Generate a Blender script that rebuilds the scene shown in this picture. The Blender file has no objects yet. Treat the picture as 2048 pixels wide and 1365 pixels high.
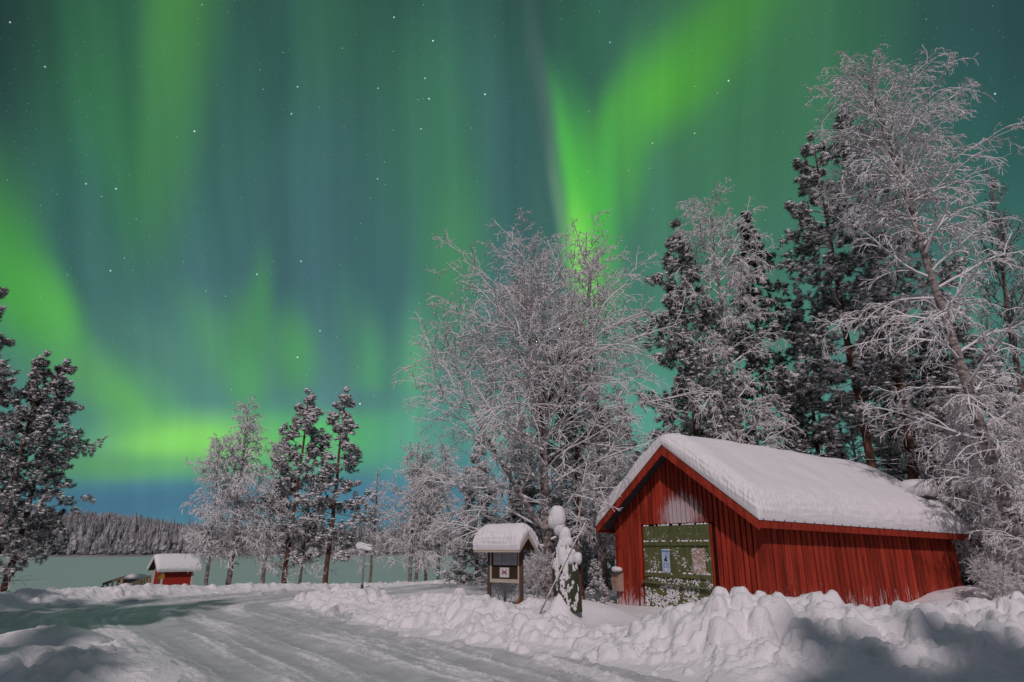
import bpy, math, random
import numpy as np
from mathutils import Vector, Matrix

sc = bpy.context.scene
COL = sc.collection
PI = math.pi
# ------------------------------------------------------------------ camera
F_PX, CX, CY, ZC = 1251.0, 1024.0, 682.5, 1.6
TH = math.atan(418 / F_PX)
VR = np.array([1.0, 0, 0]); VF = np.array([0, math.cos(TH), math.sin(TH)]); VU = np.array([0, -math.sin(TH), math.cos(TH)])
cam_d = bpy.data.cameras.new('camera'); cam = bpy.data.objects.new('camera', cam_d); COL.objects.link(cam)
cam_d.sensor_width = 36.0; cam_d.lens = F_PX * 36 / 2048; cam_d.clip_start = .1; cam_d.clip_end = 5000
cam.location = (0, 0, ZC); cam.rotation_euler = (PI / 2 + TH, 0, 0)
sc.camera = cam
sc.view_settings.view_transform = 'Standard'; sc.view_settings.look = 'None'
sc.view_settings.exposure = 0.0; sc.view_settings.gamma = 1.0; sc.view_settings.use_curve_mapping = False
try:
    sc.cycles.use_denoising = True; sc.cycles.max_bounces = 5; sc.cycles.diffuse_bounces = 3
    sc.cycles.glossy_bounces = 2; sc.cycles.caustics_reflective = False; sc.cycles.caustics_refractive = False
except Exception:
    pass


def ray(px, py):
    return (px - CX) * VR + (CY - py) * VU + F_PX * VF


def atY(px, py, Y):
    d = ray(px, py); return d / d[1] * Y + np.array([0, 0, ZC])


def atZ(px, py, Z):
    d = ray(px, py); return d * ((Z - ZC) / d[2]) + np.array([0, 0, ZC])


def lin(c):
    out = []
    for v in c:
        v = max(v, 0) / 255.0
        out.append(v / 12.92 if v <= .04045 else ((v + .055) / 1.055) ** 2.4)
    return out


# ------------------------------------------------------------------ moon (the one lamp)
AZ, EL = math.radians(5), math.radians(39)          # right behind the camera
LD = Vector((-math.sin(AZ) * math.cos(EL), -math.cos(AZ) * math.cos(EL), math.sin(EL)))
sun_d = bpy.data.lights.new('moon', 'SUN'); sun_d.energy = 1.72; sun_d.angle = math.radians(1.3); sun_d.color = (1, .87, .888)
sun = bpy.data.objects.new('moon', sun_d); COL.objects.link(sun)
sun.rotation_euler = LD.to_track_quat('Z', 'Y').to_euler(); sun.location = (-10, -25, 30)

# ------------------------------------------------------------------ night sky with aurora
world = bpy.data.worlds.new('World'); sc.world = world; world.use_nodes = True
wn = world.node_tree; wn.nodes.clear()


def N(t, nt=None, **kw):
    n = (nt or wn).nodes.new(t)
    for k, v in kw.items():
        setattr(n, k, v)
    return n


def build_sky():
    L = wn.links.new
    tc = N('ShaderNodeTexCoord')
    nrm = N('ShaderNodeVectorMath', operation='NORMALIZE'); L(tc.outputs['Generated'], nrm.inputs[0])
    D = nrm.outputs[0]

    def dot(v):
        n = N('ShaderNodeVectorMath', operation='DOT_PRODUCT'); L(D, n.inputs[0]); n.inputs[1].default_value = tuple(v); return n.outputs['Value']

    def m(op, a, b=None, c=None):
        n = N('ShaderNodeMath', operation=op)
        for i, v in enumerate((a, b, c)):
            if v is None: continue
            if isinstance(v, (int, float)): n.inputs[i].default_value = v
            else: L(v, n.inputs[i])
        return n.outputs[0]
    # stereographic map of the celestial sphere about a point 18 degrees above the north horizon
    den = m('ADD', dot(VF), 1.0001)
    u = m('DIVIDE', dot(VR), den); v = m('DIVIDE', dot(VU), den)
    uv = N('ShaderNodeCombineXYZ'); L(u, uv.inputs[0]); L(v, uv.inputs[1])
    # slight waviness of the curtains
    nz = N('ShaderNodeTexNoise'); nz.inputs['Scale'].default_value = 3.2; nz.inputs['Detail'].default_value = 2; L(uv.outputs[0], nz.inputs['Vector'])
    sub = N('ShaderNodeVectorMath', operation='SUBTRACT'); L(nz.outputs['Color'], sub.inputs[0]); sub.inputs[1].default_value = (.5, .5, .5)
    mad = N('ShaderNodeVectorMath', operation='MULTIPLY_ADD'); L(sub.outputs[0], mad.inputs[0]); mad.inputs[1].default_value = (.05, .05, 0); L(uv.outputs[0], mad.inputs[2])
    UVW = mad.outputs[0]

    def st(px, py):
        d = ray(px, py); d = d / np.linalg.norm(d); q = 1 + d @ VF
        return np.array([d @ VR / q, d @ VU / q])
    ramp = N('ShaderNodeValToRGB'); cr = ramp.color_ramp
    mr = N('ShaderNodeMapRange'); L(v, mr.inputs[0]); v0 = st(1024, 1130)[1]; v1 = st(1024, 0)[1]
    mr.inputs[1].default_value = v0; mr.inputs[2].default_value = v1; L(mr.outputs[0], ramp.inputs[0])
    stops = [(1130, (60, 95, 105)), (1060, (74, 126, 148)), (980, (76, 128, 150)), (880, (88, 148, 140)), (740, (80, 126, 124)), (560, (66, 106, 112)), (330, (56, 100, 96)), (120, (47, 88, 82)), (0, (42, 78, 74))]
    while len(cr.elements) < len(stops): cr.elements.new(.5)
    for e, (py, c) in zip(cr.elements, stops):
        e.position = (st(1024, py)[1] - v0) / (v1 - v0)
    for e, (py, c) in zip(cr.elements, stops):
        e.color = (*lin(c), 1)
    cur = ramp.outputs[0]
    B = SKY_BLOBS
    for (px, py, ang, LL, WW, c, s) in B:
        ctr = st(px, py); e = 3.0
        a = math.radians(ang)
        ax = np.array([math.sin(a), -math.cos(a)])       # up the picture
        dv = (st(px + ax[0] * e, py + ax[1] * e) - ctr) / e
        sc_ = np.linalg.norm(dv); rot = math.atan2(dv[1], dv[0])
        mp = N('ShaderNodeMapping', vector_type='TEXTURE'); L(UVW, mp.inputs[0])
        mp.inputs['Location'].default_value = (ctr[0], ctr[1], 0); mp.inputs['Rotation'].default_value = (0, 0, rot)
        mp.inputs['Scale'].default_value = (LL * sc_, WW * sc_, 1)
        g = N('ShaderNodeTexGradient', gradient_type='SPHERICAL'); L(mp.outputs[0], g.inputs[0])
        r = N('ShaderNodeMapRange', interpolation_type='SMOOTHSTEP'); L(g.outputs['Fac'], r.inputs[0]); r.inputs[4].default_value = s
        mx = N('ShaderNodeMix', data_type='RGBA'); L(r.outputs[0], mx.inputs[0]); L(cur, mx.inputs[6]); mx.inputs[7].default_value = (*lin(c), 1)
        cur = mx.outputs[2]
    # fine upright rays
    sm = N('ShaderNodeMapping'); L(UVW, sm.inputs[0]); sm.inputs['Scale'].default_value = (16, 1.3, 1); sm.inputs['Rotation'].default_value = (0, 0, .06)
    sn = N('ShaderNodeTexNoise'); sn.inputs['Scale'].default_value = 1; sn.inputs['Detail'].default_value = 3; L(sm.outputs[0], sn.inputs['Vector'])
    sr = N('ShaderNodeMapRange'); L(sn.outputs['Fac'], sr.inputs[0]); sr.inputs[1].default_value = .3; sr.inputs[2].default_value = .7; sr.inputs[3].default_value = .86; sr.inputs[4].default_value = 1.13
    sm2 = N('ShaderNodeMapping'); L(UVW, sm2.inputs[0]); sm2.inputs['Scale'].default_value = (46, 1.6, 1); sm2.inputs['Rotation'].default_value = (0, 0, .06)
    sn2 = N('ShaderNodeTexNoise'); sn2.inputs['Scale'].default_value = 1; sn2.inputs['Detail'].default_value = 2; L(sm2.outputs[0], sn2.inputs['Vector'])
    sr2 = N('ShaderNodeMapRange'); L(sn2.outputs['Fac'], sr2.inputs[0]); sr2.inputs[1].default_value = .3; sr2.inputs[2].default_value = .7; sr2.inputs[3].default_value = .92; sr2.inputs[4].default_value = 1.08
    gx = N('ShaderNodeMix', data_type='RGBA'); gx.inputs[0].default_value = .14; L(cur, gx.inputs[6]); gx.inputs[7].default_value = (*lin((78, 120, 98)), 1); cur = gx.outputs[2]
    pr0 = N('ShaderNodeVectorMath', operation='SCALE'); L(cur, pr0.inputs[0]); L(sr2.outputs[0], pr0.inputs['Scale']); cur = pr0.outputs[0]
    mul = N('ShaderNodeVectorMath', operation='SCALE'); L(cur, mul.inputs[0]); L(sr.outputs[0], mul.inputs['Scale'])
    cur = mul.outputs[0]
    # away from the aurora, behind and overhead, the unseen sky is made paler and bluer to fill the shadows
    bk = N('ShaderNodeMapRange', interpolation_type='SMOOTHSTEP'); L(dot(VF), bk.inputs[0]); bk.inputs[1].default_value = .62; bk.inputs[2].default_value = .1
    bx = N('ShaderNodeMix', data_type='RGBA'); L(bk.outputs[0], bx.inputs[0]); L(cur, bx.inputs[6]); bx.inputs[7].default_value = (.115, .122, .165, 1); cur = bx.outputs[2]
    # stars
    tot = None
    for scl, thr, pw, amp in ((130, .065, 7, 1.5), (260, .12, 3.2, .42)):
        vo = N('ShaderNodeTexVoronoi'); vo.inputs['Scale'].default_value = scl; L(D, vo.inputs['Vector'])
        s1 = N('ShaderNodeMapRange', interpolation_type='SMOOTHSTEP'); L(vo.outputs['Distance'], s1.inputs[0]); s1.inputs[1].default_value = thr; s1.inputs[2].default_value = thr * .3
        sep = N('ShaderNodeSeparateColor'); L(vo.outputs['Color'], sep.inputs[0])
        br = m('MULTIPLY', m('POWER', sep.outputs[0], float(pw)), amp)
        sv = m('MULTIPLY', s1.outputs[0], br)
        tot = sv if tot is None else m('ADD', tot, sv)
    for px, py, a in STARS:
        d = ray(px, py); d = d / np.linalg.norm(d)
        r = N('ShaderNodeMapRange', interpolation_type='SMOOTHSTEP'); L(dot(d), r.inputs[0])
        r.inputs[1].default_value = math.cos(.0013); r.inputs[2].default_value = math.cos(.0002); r.inputs[4].default_value = a * .8
        tot = m('ADD', tot, r.outputs[0])
    up = N('ShaderNodeMapRange'); L(dot((0, 0, 1)), up.inputs[0]); up.inputs[1].default_value = .02; up.inputs[2].default_value = .2
    tot = m('MULTIPLY', tot, up.outputs[0])
    stc = N('ShaderNodeVectorMath', operation='SCALE'); stc.inputs[0].default_value = (.85, .95, 1); L(tot, stc.inputs['Scale'])
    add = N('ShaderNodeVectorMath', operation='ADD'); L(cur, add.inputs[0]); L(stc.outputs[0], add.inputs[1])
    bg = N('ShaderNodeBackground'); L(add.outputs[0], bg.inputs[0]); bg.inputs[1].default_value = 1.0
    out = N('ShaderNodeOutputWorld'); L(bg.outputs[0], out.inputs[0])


SKY_BLOBS = [
    # px, py, lean, half length, half width, colour, weight
    (1500, -500, 90, 1500, 500, (40, 74, 72), .6),
    (190, 120, -8, 800, 200, (50, 116, 70), .75), (365, 60, 4, 620, 120, (72, 138, 66), .85), (345, 300, 2, 330, 110, (62, 120, 80), .55), (240, 250, -8, 380, 90, (56, 122, 76), .6),
    (285, 80, 0, 420, 45, (42, 92, 74), .6),
    (880, 300, 4, 560, 220, (62, 122, 88), .6), (650, 80, 0, 330, 160, (50, 98, 76), .6), (560, 120, 0, 260, 60, (42, 78, 82), .5),
    (1000, 290, -12, 420, 120, (60, 92, 106), .6), (640, 440, 12, 420, 180, (62, 96, 108), .6), (180, 430, 0, 300, 120, (50, 92, 98), .6), (780, 600, 0, 300, 90, (66, 104, 116), .55),
    (1420, 380, 10, 900, 420, (68, 126, 92), .75), (1620, 120, 35, 520, 260, (54, 112, 70), .55),
    (1400, 110, 42, 520, 190, (70, 138, 66), .65), (1310, 180, 48, 260, 120, (84, 176, 54), .85), (1470, 20, 36, 300, 120, (70, 146, 52), .6), (1180, 60, 0, 240, 110, (52, 104, 84), .7),
    (1222, 360, 16, 270, 95, (74, 158, 76), .65), (1258, 260, 4, 260, 56, (80, 164, 72), .5),
    (1168, 420, -8, 330, 72, (86, 200, 74), .88), (1132, 350, -9, 270, 38, (90, 206, 78), .75), (1150, 520, -8, 190, 46, (140, 246, 90), .92), (1205, 340, 6, 230, 38, (80, 190, 78), .5),
    (1092, 250, -7, 420, 34, (88, 110, 112), .6), (1108, 400, -8, 160, 20, (112, 160, 126), .5), (1072, 430, -8, 160, 40, (68, 112, 100), .5),
    (10, 430, -14, 300, 120, (64, 136, 68), .75), (62, 590, -14, 250, 105, (80, 176, 70), .9), (125, 640, -14, 160, 66, (94, 190, 84), .8), (210, 560, -8, 230, 70, (66, 112, 108), .6),
    (360, 730, 90, 420, 170, (84, 140, 118), .5), (250, 805, -48, 250, 100, (104, 182, 98), .85), (400, 884, 90, 340, 96, (136, 216, 104), .97), (200, 925, 90, 260, 56, (98, 166, 104), .75), (350, 880, 90, 170, 46, (140, 226, 104), .6), (470, 940, 90, 260, 40, (96, 168, 108), .5),
    (620, 870, 90, 250, 100, (100, 196, 108), .85), (740, 870, 90, 160, 100, (92, 188, 124), .6),
    (500, 680, 2, 160, 80, (80, 154, 92), .7), (590, 700, 0, 140, 62, (86, 168, 94), .7), (430, 690, -28, 190, 70, (84, 150, 100), .6), (490, 770, 0, 110, 60, (92, 176, 108), .6), (530, 590, 2, 150, 40, (74, 146, 88), .6),
    (740, 730, 0, 180, 60, (92, 170, 120), .7), (830, 730, 2, 200, 70, (98, 176, 128), .75), (900, 520, 0, 260, 90, (76, 146, 92), .6), (700, 640, 0, 150, 40, (76, 132, 110), .5),
    (700, 795, 90, 220, 46, (86, 124, 140), .6), (250, 700, -30, 160, 60, (72, 118, 112), .5), (300, 780, -20, 90, 40, (90, 150, 120), .4), (820, 890, 0, 150, 130, (100, 174, 152), .5),
    (260, 1000, 90, 460, 70, (68, 110, 142), .9), (780, 990, 90, 220, 60, (80, 130, 166), .75),
    (1300, 820, 90, 500, 130, (84, 160, 146), .6), (1950, 500, 0, 420, 300, (52, 108, 100), .6), (1750, 640, 90, 420, 160, (74, 140, 124), .5),
    (-40, -40, 0, 520, 360, (26, 44, 54), .95), (2080, 30, 0, 520, 380, (32, 60, 70), .9), (1950, 300, 0, 320, 240, (36, 80, 80), .5), (930, -60, 90, 260, 200, (44, 80, 82), .6),
]
STARS = [(788, 35, .9), (866, 82, 1.2), (850, 157, .7), (858, 198, 1.1), (970, 189, 1.2), (595, 174, .7), (583, 228, .8), (389, 263, 1.2), (232, 378, .8), (756, 177, .6), (1457, 162, 1.1), (1389, 267, .6), (1305, 287, .6), (1220, 85, .6), (602, 523, .9), (514, 549, .8), (221, 542, .8), (720, 808, 1.4), (595, 715, 1.0), (755, 358, .6), (842, 258, .6), (1990, 188, .8), (172, 368, .6), (640, 662, .7), (90, 134, .6), (20, 45, .6)]
build_sky()

# ------------------------------------------------------------------ helpers
rng = np.random.default_rng(7)


def tag(o, label=None, cat=None, group=None, kind=None):
    if label: o['label'] = label
    if cat: o['category'] = cat
    if group: o['group'] = group
    if kind: o['kind'] = kind
    return o


def thing(name, label, cat, loc=(0, 0, 0), rotz=0, group=None):
    o = bpy.data.objects.new(name, None); COL.objects.link(o); o.empty_display_size = .2
    o.location = loc; o.rotation_euler = (0, 0, rotz)
    return tag(o, label, cat, group)


def mesh_np(name, V, faces, mats, smooth=True, mat_idx=None):
    """faces: list of (n,k) integer arrays"""
    me = bpy.data.meshes.new(name)
    V = np.asarray(V, np.float32)
    me.vertices.add(len(V)); me.vertices.foreach_set('co', V.ravel())
    faces = [np.asarray(f, np.int32) for f in faces if len(f)]
    li = np.concatenate([f.ravel() for f in faces]); tot = np.concatenate([np.full(len(f), f.shape[1], np.int32) for f in faces])
    st = np.concatenate([[0], np.cumsum(tot)[:-1]]).astype(np.int32)
    me.loops.add(len(li)); me.loops.foreach_set('vertex_index', li)
    me.polygons.add(len(tot)); me.polygons.foreach_set('loop_start', st); me.polygons.foreach_set('loop_total', tot)
    if mat_idx is not None: me.polygons.foreach_set('material_index', np.asarray(mat_idx, np.int32))
    me.polygons.foreach_set('use_smooth', np.full(len(tot), smooth, bool))
    for m in (mats if isinstance(mats, (list, tuple)) else [mats]): me.materials.append(m)
    me.update(calc_edges=True)
    return me


def link(name, me, parent=None, loc=None):
    o = bpy.data.objects.new(name, me); COL.objects.link(o)
    if parent is not None: o.parent = parent
    if loc is not None: o.location = loc
    return o


class MB:
    """collects boxes, bars, lathes and blobs into ONE mesh"""
    def __init__(s): s.v = []; s.f = []

    def add(s, V, Fs):
        b = sum(len(x) for x in s.v); s.v.append(np.asarray(V, float))
        for f in Fs: s.f.append(tuple(int(i) + b for i in f))
        return s

    def box(s, lo, hi, bev=0.0, M=None):
        lo = np.array(lo, float); hi = np.array(hi, float)
        if bev <= 0:
            V = np.array([[x, y, z] for z in (lo[2], hi[2]) for y in (lo[1], hi[1]) for x in (lo[0], hi[0])])
            Fs = [(0, 2, 3, 1), (4, 5, 7, 6), (0, 1, 5, 4), (2, 6, 7, 3), (0, 4, 6, 2), (1, 3, 7, 5)]
        else:
            b = min(bev, .45 * min(hi - lo)); V = []; idx = {}
            for cz in (0, 1):
                for cy in (0, 1):
                    for cx in (0, 1):
                        c = np.array([cx, cy, cz])
                        for ax in range(3):
                            p = np.where(c == 0, lo, hi).astype(float)
                            for o in range(3):
                                if o != ax: p[o] += b if c[o] == 0 else -b
                            idx[(cx, cy, cz, ax)] = len(V); V.append(p)
            V = np.array(V); Fs = []
            for ax in range(3):
                o1, o2 = (ax + 1) % 3, (ax + 2) % 3
                for sd in (0, 1):
                    q = []
                    for a, b2 in ((0, 0), (1, 0), (1, 1), (0, 1)):
                        c = [0, 0, 0]; c[ax] = sd; c[o1] = a; c[o2] = b2; q.append(idx[(*c, ax)])
                    Fs.append(tuple(q if sd else q[::-1]))
                for a in (0, 1):
                    for b2 in (0, 1):
                        c0 = [0, 0, 0]; c0[o1] = a; c0[o2] = b2; c1 = list(c0); c1[ax] = 1
                        q = [idx[(*c0, o1)], idx[(*c1, o1)], idx[(*c1, o2)], idx[(*c0, o2)]]
                        Fs.append(tuple(q if a == b2 else q[::-1]))
            for cz in (0, 1):
                for cy in (0, 1):
                    for cx in (0, 1):
                        q = [idx[(cx, cy, cz, k)] for k in range(3)]
                        Fs.append(tuple(q if (cx + cy + cz) % 2 else q[::-1]))
        if M is not None: V = np.array([list(M @ Vector(p)) for p in V])
        return s.add(V, Fs)

    def bar(s, a, b, w, h=None, up=(0, 0, 1), bev=0.0):
        """box beam from a to b"""
        a = Vector(a); b = Vector(b); h = h or w; d = (b - a); Ln = d.length; z = d.normalized()
        x = Vector(up).cross(z)
        if x.length < 1e-4: x = Vector((1, 0, 0)).cross(z)
        x.normalize(); y = z.cross(x)
        M = Matrix((x, y, z)).transposed().to_4x4(); M.translation = a
        return s.box((-w / 2, -h / 2, 0), (w / 2, h / 2, Ln), bev, M)

    def tube(s, P, R, n=8, cap=True):
        P = np.asarray(P, float)[None]; R = np.asarray(R, float)[None]
        V, Fq = tubes(P, R, n)
        Fs = [tuple(f) for f in Fq]
        if cap:
            k = P.shape[1]; Fs.append(tuple(range(n))[::-1]); Fs.append(tuple(range((k - 1) * n, k * n)))
        return s.add(V, Fs)

    def blob(s, c, r, sub=2, jit=.12, seed=0, flat=None):
        V, T = ico(sub); V = V.copy()
        g = np.random.default_rng(seed)
        ph = g.uniform(0, 6, (6, 3)); fr = g.normal(0, 1.6, (6, 3))
        n = sum(np.sin(V @ fr[i] + ph[i, 0]) for i in range(6)) / 6
        V = np.sign(V) * np.abs(V) ** .82
        V = V * (1 + jit * n[:, None] * 2 + .5 * jit * np.sin(V @ fr[0] * 5 + ph[1, 0])[:, None] * .5) * np.array(r)
        if flat is not None: V[:, 2] = np.maximum(V[:, 2], flat)
        return s.add(V + np.array(c), T)

    def build(s, name, mat, parent=None, smooth=False, loc=None):
        me = bpy.data.meshes.new(name)
        me.from_pydata([tuple(p) for p in np.concatenate(s.v)], [], s.f)
        me.polygons.foreach_set('use_smooth', [smooth] * len(me.polygons))
        me.materials.append(mat); me.update()
        return link(name, me, parent, loc)


_ico = {}


def ico(sub):
    if sub in _ico: return _ico[sub]
    t = (1 + 5 ** .5) / 2
    V = [(-1, t, 0), (1, t, 0), (-1, -t, 0), (1, -t, 0), (0, -1, t), (0, 1, t), (0, -1, -t), (0, 1, -t), (t, 0, -1), (t, 0, 1), (-t, 0, -1), (-t, 0, 1)]
    T = [(0, 11, 5), (0, 5, 1), (0, 1, 7), (0, 7, 10), (0, 10, 11), (1, 5, 9), (5, 11, 4), (11, 10, 2), (10, 7, 6), (7, 1, 8), (3, 9, 4), (3, 4, 2), (3, 2, 6), (3, 6, 8), (3, 8, 9), (4, 9, 5), (2, 4, 11), (6, 2, 10), (8, 6, 7), (9, 8, 1)]
    V = [np.array(v) / np.linalg.norm(v) for v in V]
    for _ in range(sub):
        c = {}; T2 = []

        def mid(a, b):
            k = (min(a, b), max(a, b))
            if k not in c:
                p = V[a] + V[b]; V.append(p / np.linalg.norm(p)); c[k] = len(V) - 1
            return c[k]
        for a, b, d in T:
            x, y, z = mid(a, b), mid(b, d), mid(d, a)
            T2 += [(a, x, z), (b, y, x), (d, z, y), (x, y, z)]
        T = T2
    _ico[sub] = (np.array(V), np.array(T)); return _ico[sub]


def tubes(P, R, n):
    """P (N,k,3) polylines, R (N,k) radii -> verts, quads"""
    Nn, k, _ = P.shape
    Tn = np.gradient(P, axis=1); Tn /= np.linalg.norm(Tn, axis=2, keepdims=True) + 1e-9
    ref = np.where(np.abs(Tn[:, :1, 2:3]) > .8, np.array([1., 0, 0]), np.array([0, 0, 1.]))
    x = ref - (ref * Tn).sum(2, keepdims=True) * Tn; x /= np.linalg.norm(x, axis=2, keepdims=True) + 1e-9
    y = np.cross(Tn, x)
    a = np.arange(n) * 2 * PI / n
    V = P[:, :, None] + R[:, :, None, None] * (np.cos(a)[None, None, :, None] * x[:, :, None] + np.sin(a)[None, None, :, None] * y[:, :, None])
    base = (np.arange(Nn)[:, None, None] * k + np.arange(k - 1)[None, :, None]) * n
    j = np.arange(n)[None, None]; j2 = (j + 1) % n
    Q = np.stack([base + j, base + j2, base + n + j2, base + n + j], -1).reshape(-1, 4)
    return V.reshape(-1, 3), Q


def join(parts):
    vs, fs, off = [], [], 0
    for V, Fq in parts:
        vs.append(V); fs.append(np.asarray(Fq) + off); off += len(V)
    return np.concatenate(vs), fs


# ---- numpy gradient noise
_perm = np.random.default_rng(3).permutation(512).astype(np.int64)
_gr = np.random.default_rng(4).uniform(0, 2 * PI, 512)
_gx, _gy = np.cos(_gr), np.sin(_gr)


def perlin(x, y, s=0):
    xi = np.floor(x).astype(np.int64); yi = np.floor(y).astype(np.int64); xf = x - xi; yf = y - yi
    u = xf * xf * xf * (xf * (xf * 6 - 15) + 10); v = yf * yf * yf * (yf * (yf * 6 - 15) + 10)

    def g(i, j, dx, dy):
        h = _perm[(_perm[(i + s * 17) & 511] + j) & 511]; return _gx[h] * dx + _gy[h] * dy
    a = g(xi, yi, xf, yf); b = g(xi + 1, yi, xf - 1, yf); c = g(xi, yi + 1, xf, yf - 1); d = g(xi + 1, yi + 1, xf - 1, yf - 1)
    return ((a * (1 - u) + b * u) * (1 - v) + (c * (1 - u) + d * u) * v) * 1.5


def fbm(x, y, o=3, s=0):
    t = 0; a = 1
    for i in range(o):
        t = t + a * perlin(x * 2 ** i, y * 2 ** i, s + i); a *= .5
    return t


def sstep(a, b, x):
    t = np.clip((x - a) / (b - a), 0, 1); return t * t * (3 - 2 * t)


# ------------------------------------------------------------------ materials
def mat(name, color, rough=.7, spec=.3, noise=0, nscale=8, color2=None, bump=0, bscale=30, coord='Object', nmap=(1, 1, 1), snow=None, metal=0, detail=4):
    """procedural principled; color2 mixed in by noise; snow=(lo,hi): white lying on upward-facing faces"""
    m = bpy.data.materials.new(name); m.use_nodes = True; nt = m.node_tree; nt.nodes.clear(); L = nt.links.new
    out = N('ShaderNodeOutputMaterial', nt); p = N('ShaderNodeBsdfPrincipled', nt); L(p.outputs[0], out.inputs[0])
    p.inputs['Roughness'].default_value = rough; p.inputs['Specular IOR Level'].default_value = spec; p.inputs['Metallic'].default_value = metal
    tc = N('ShaderNodeTexCoord', nt); mp = N('ShaderNodeMapping', nt); L(tc.outputs[coord], mp.inputs[0]); mp.inputs['Scale'].default_value = nmap
    col = None
    if color2 is not None:
        n = N('ShaderNodeTexNoise', nt); n.inputs['Scale'].default_value = nscale; n.inputs['Detail'].default_value = detail; L(mp.outputs[0], n.inputs['Vector'])
        r = N('ShaderNodeMapRange', nt); L(n.outputs['Fac'], r.inputs[0]); r.inputs[1].default_value = .5 - .2 / max(noise, .01); r.inputs[2].default_value = .5 + .2 / max(noise, .01)
        x = N('ShaderNodeMix', nt, data_type='RGBA'); L(r.outputs[0], x.inputs[0]); x.inputs[6].default_value = (*color, 1); x.inputs[7].default_value = (*color2, 1)
        col = x.outputs[2]
    if snow:
        g = N('ShaderNodeNewGeometry', nt); sp = N('ShaderNodeSeparateXYZ', nt); L(g.outputs['Normal'], sp.inputs[0])
        n2 = N('ShaderNodeTexNoise', nt); n2.inputs['Scale'].default_value = snow[2] if len(snow) > 2 else 6; L(tc.outputs[coord], n2.inputs['Vector'])
        ad = N('ShaderNodeMath', nt, operation='MULTIPLY_ADD'); L(n2.outputs['Fac'], ad.inputs[0]); ad.inputs[1].default_value = .9; L(sp.outputs[2], ad.inputs[2])
        r2 = N('ShaderNodeMapRange', nt); L(ad.outputs[0], r2.inputs[0]); r2.inputs[1].default_value = snow[0] + .45; r2.inputs[2].default_value = snow[1] + .45
        x2 = N('ShaderNodeMix', nt, data_type='RGBA'); L(r2.outputs[0], x2.inputs[0])
        if col is not None: L(col, x2.inputs[6])
        else: x2.inputs[6].default_value = (*color, 1)
        x2.inputs[7].default_value = (*FROST, 1); col = x2.outputs[2]
    if col is not None: L(col, p.inputs['Base Color'])
    else: p.inputs['Base Color'].default_value = (*color, 1)
    if bump:
        n = N('ShaderNodeTexNoise', nt); n.inputs['Scale'].default_value = bscale; n.inputs['Detail'].default_value = 5; L(mp.outputs[0], n.inputs['Vector'])
        b = N('ShaderNodeBump', nt); b.inputs['Strength'].default_value = bump; b.inputs['Distance'].default_value = .02; L(n.outputs['Fac'], b.inputs['Height']); L(b.outputs[0], p.inputs['Normal'])
    return m


FROST = (.81, .785, .79)
SNOWC = (.82, .80, .81)
M_SNOW = mat('snow', (.83, .81, .82), .75, .25, 1, 2.5, (.77, .76, .77), .9, 26)
M_ROAD = mat('packed_snow', (.47, .48, .485), .5, .4, 1.4, 2.2, (.58, .58, .585), .9, 30, nmap=(1, 1, 1))


def road_wear(m):
    nt = m.node_tree; L = nt.links.new; p = next(n for n in nt.nodes if n.type == 'BSDF_PRINCIPLED'); src = p.inputs['Base Color'].links[0].from_socket
    at = N('ShaderNodeAttribute', nt); at.attribute_name = 'crumbs'
    tc = N('ShaderNodeTexCoord', nt); nz = N('ShaderNodeTexNoise', nt); nz.inputs['Scale'].default_value = 11; nz.inputs['Detail'].default_value = 6; nz.inputs['Roughness'].default_value = .7; L(tc.outputs['Object'], nz.inputs[0])
    ad = N('ShaderNodeMath', nt, operation='MULTIPLY_ADD'); L(nz.outputs[0], ad.inputs[0]); ad.inputs[1].default_value = 1.5; L(at.outputs['Fac'], ad.inputs[2])
    mr = N('ShaderNodeMapRange', nt, interpolation_type='SMOOTHSTEP'); L(ad.outputs[0], mr.inputs[0]); mr.inputs[1].default_value = .82; mr.inputs[2].default_value = 1.55
    mx = N('ShaderNodeMix', nt, data_type='RGBA'); L(mr.outputs[0], mx.inputs[0]); L(src, mx.inputs[6]); mx.inputs[7].default_value = (.84, .82, .83, 1); L(mx.outputs[2], p.inputs['Base Color'])


road_wear(M_ROAD)
M_ROOFSNOW = mat('roof_snow', (.83, .81, .82), .7, .25, 1, 3, (.79, .775, .785), .35, 60)
M_CLUMP = mat('snow_clump', (.82, .80, .81), .75, .2, 1, 9, (.74, .73, .74), .9, 34)
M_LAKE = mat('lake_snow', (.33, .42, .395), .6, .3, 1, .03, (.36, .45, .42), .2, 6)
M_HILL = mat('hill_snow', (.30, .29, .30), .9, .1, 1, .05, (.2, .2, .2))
M_BIRCH = mat('birch_bark', (.44, .37, .35), .8, .2, 1.2, 4, (.06, .05, .048), .5, 20, nmap=(1.2, 1.2, 2.6), snow=(.2, .7, 5))
M_DARKBARK = mat('dark_bark', (.10, .075, .06), .9, .1, 1.2, 6, (.24, .19, .17), .6, 20, nmap=(2, 2, .7), snow=(.3, .7, 5))
M_PINEBARK = mat('pine_bark', (.17, .08, .055), .9, .1, 1.2, 5, (.075, .048, .04), .7, 18, nmap=(2, 2, .6), snow=(.45, .85, 5))
M_TWIG = mat('frosted_twig', (.14, .11, .105), .85, .1, 1, 9, (.34, .30, .30), snow=(-1.1, -.25, 2.5))
M_TWIGB = mat('sparsely_frosted_twig', (.06, .05, .05), .85, .1, 1, 9, (.14, .13, .13), snow=(-.1, .8, 2.5))
M_NEEDLE = mat('pine_needles', (.024, .034, .024), .7, .2, 1, 3, (.06, .066, .056), snow=(-.3, .7, 1.3))
M_SPRUCE = mat('spruce_needles', (.014, .022, .018), .7, .2, 1, 3, (.04, .046, .04), snow=(.2, 1.1, 1.5))
M_RED = None

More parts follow.
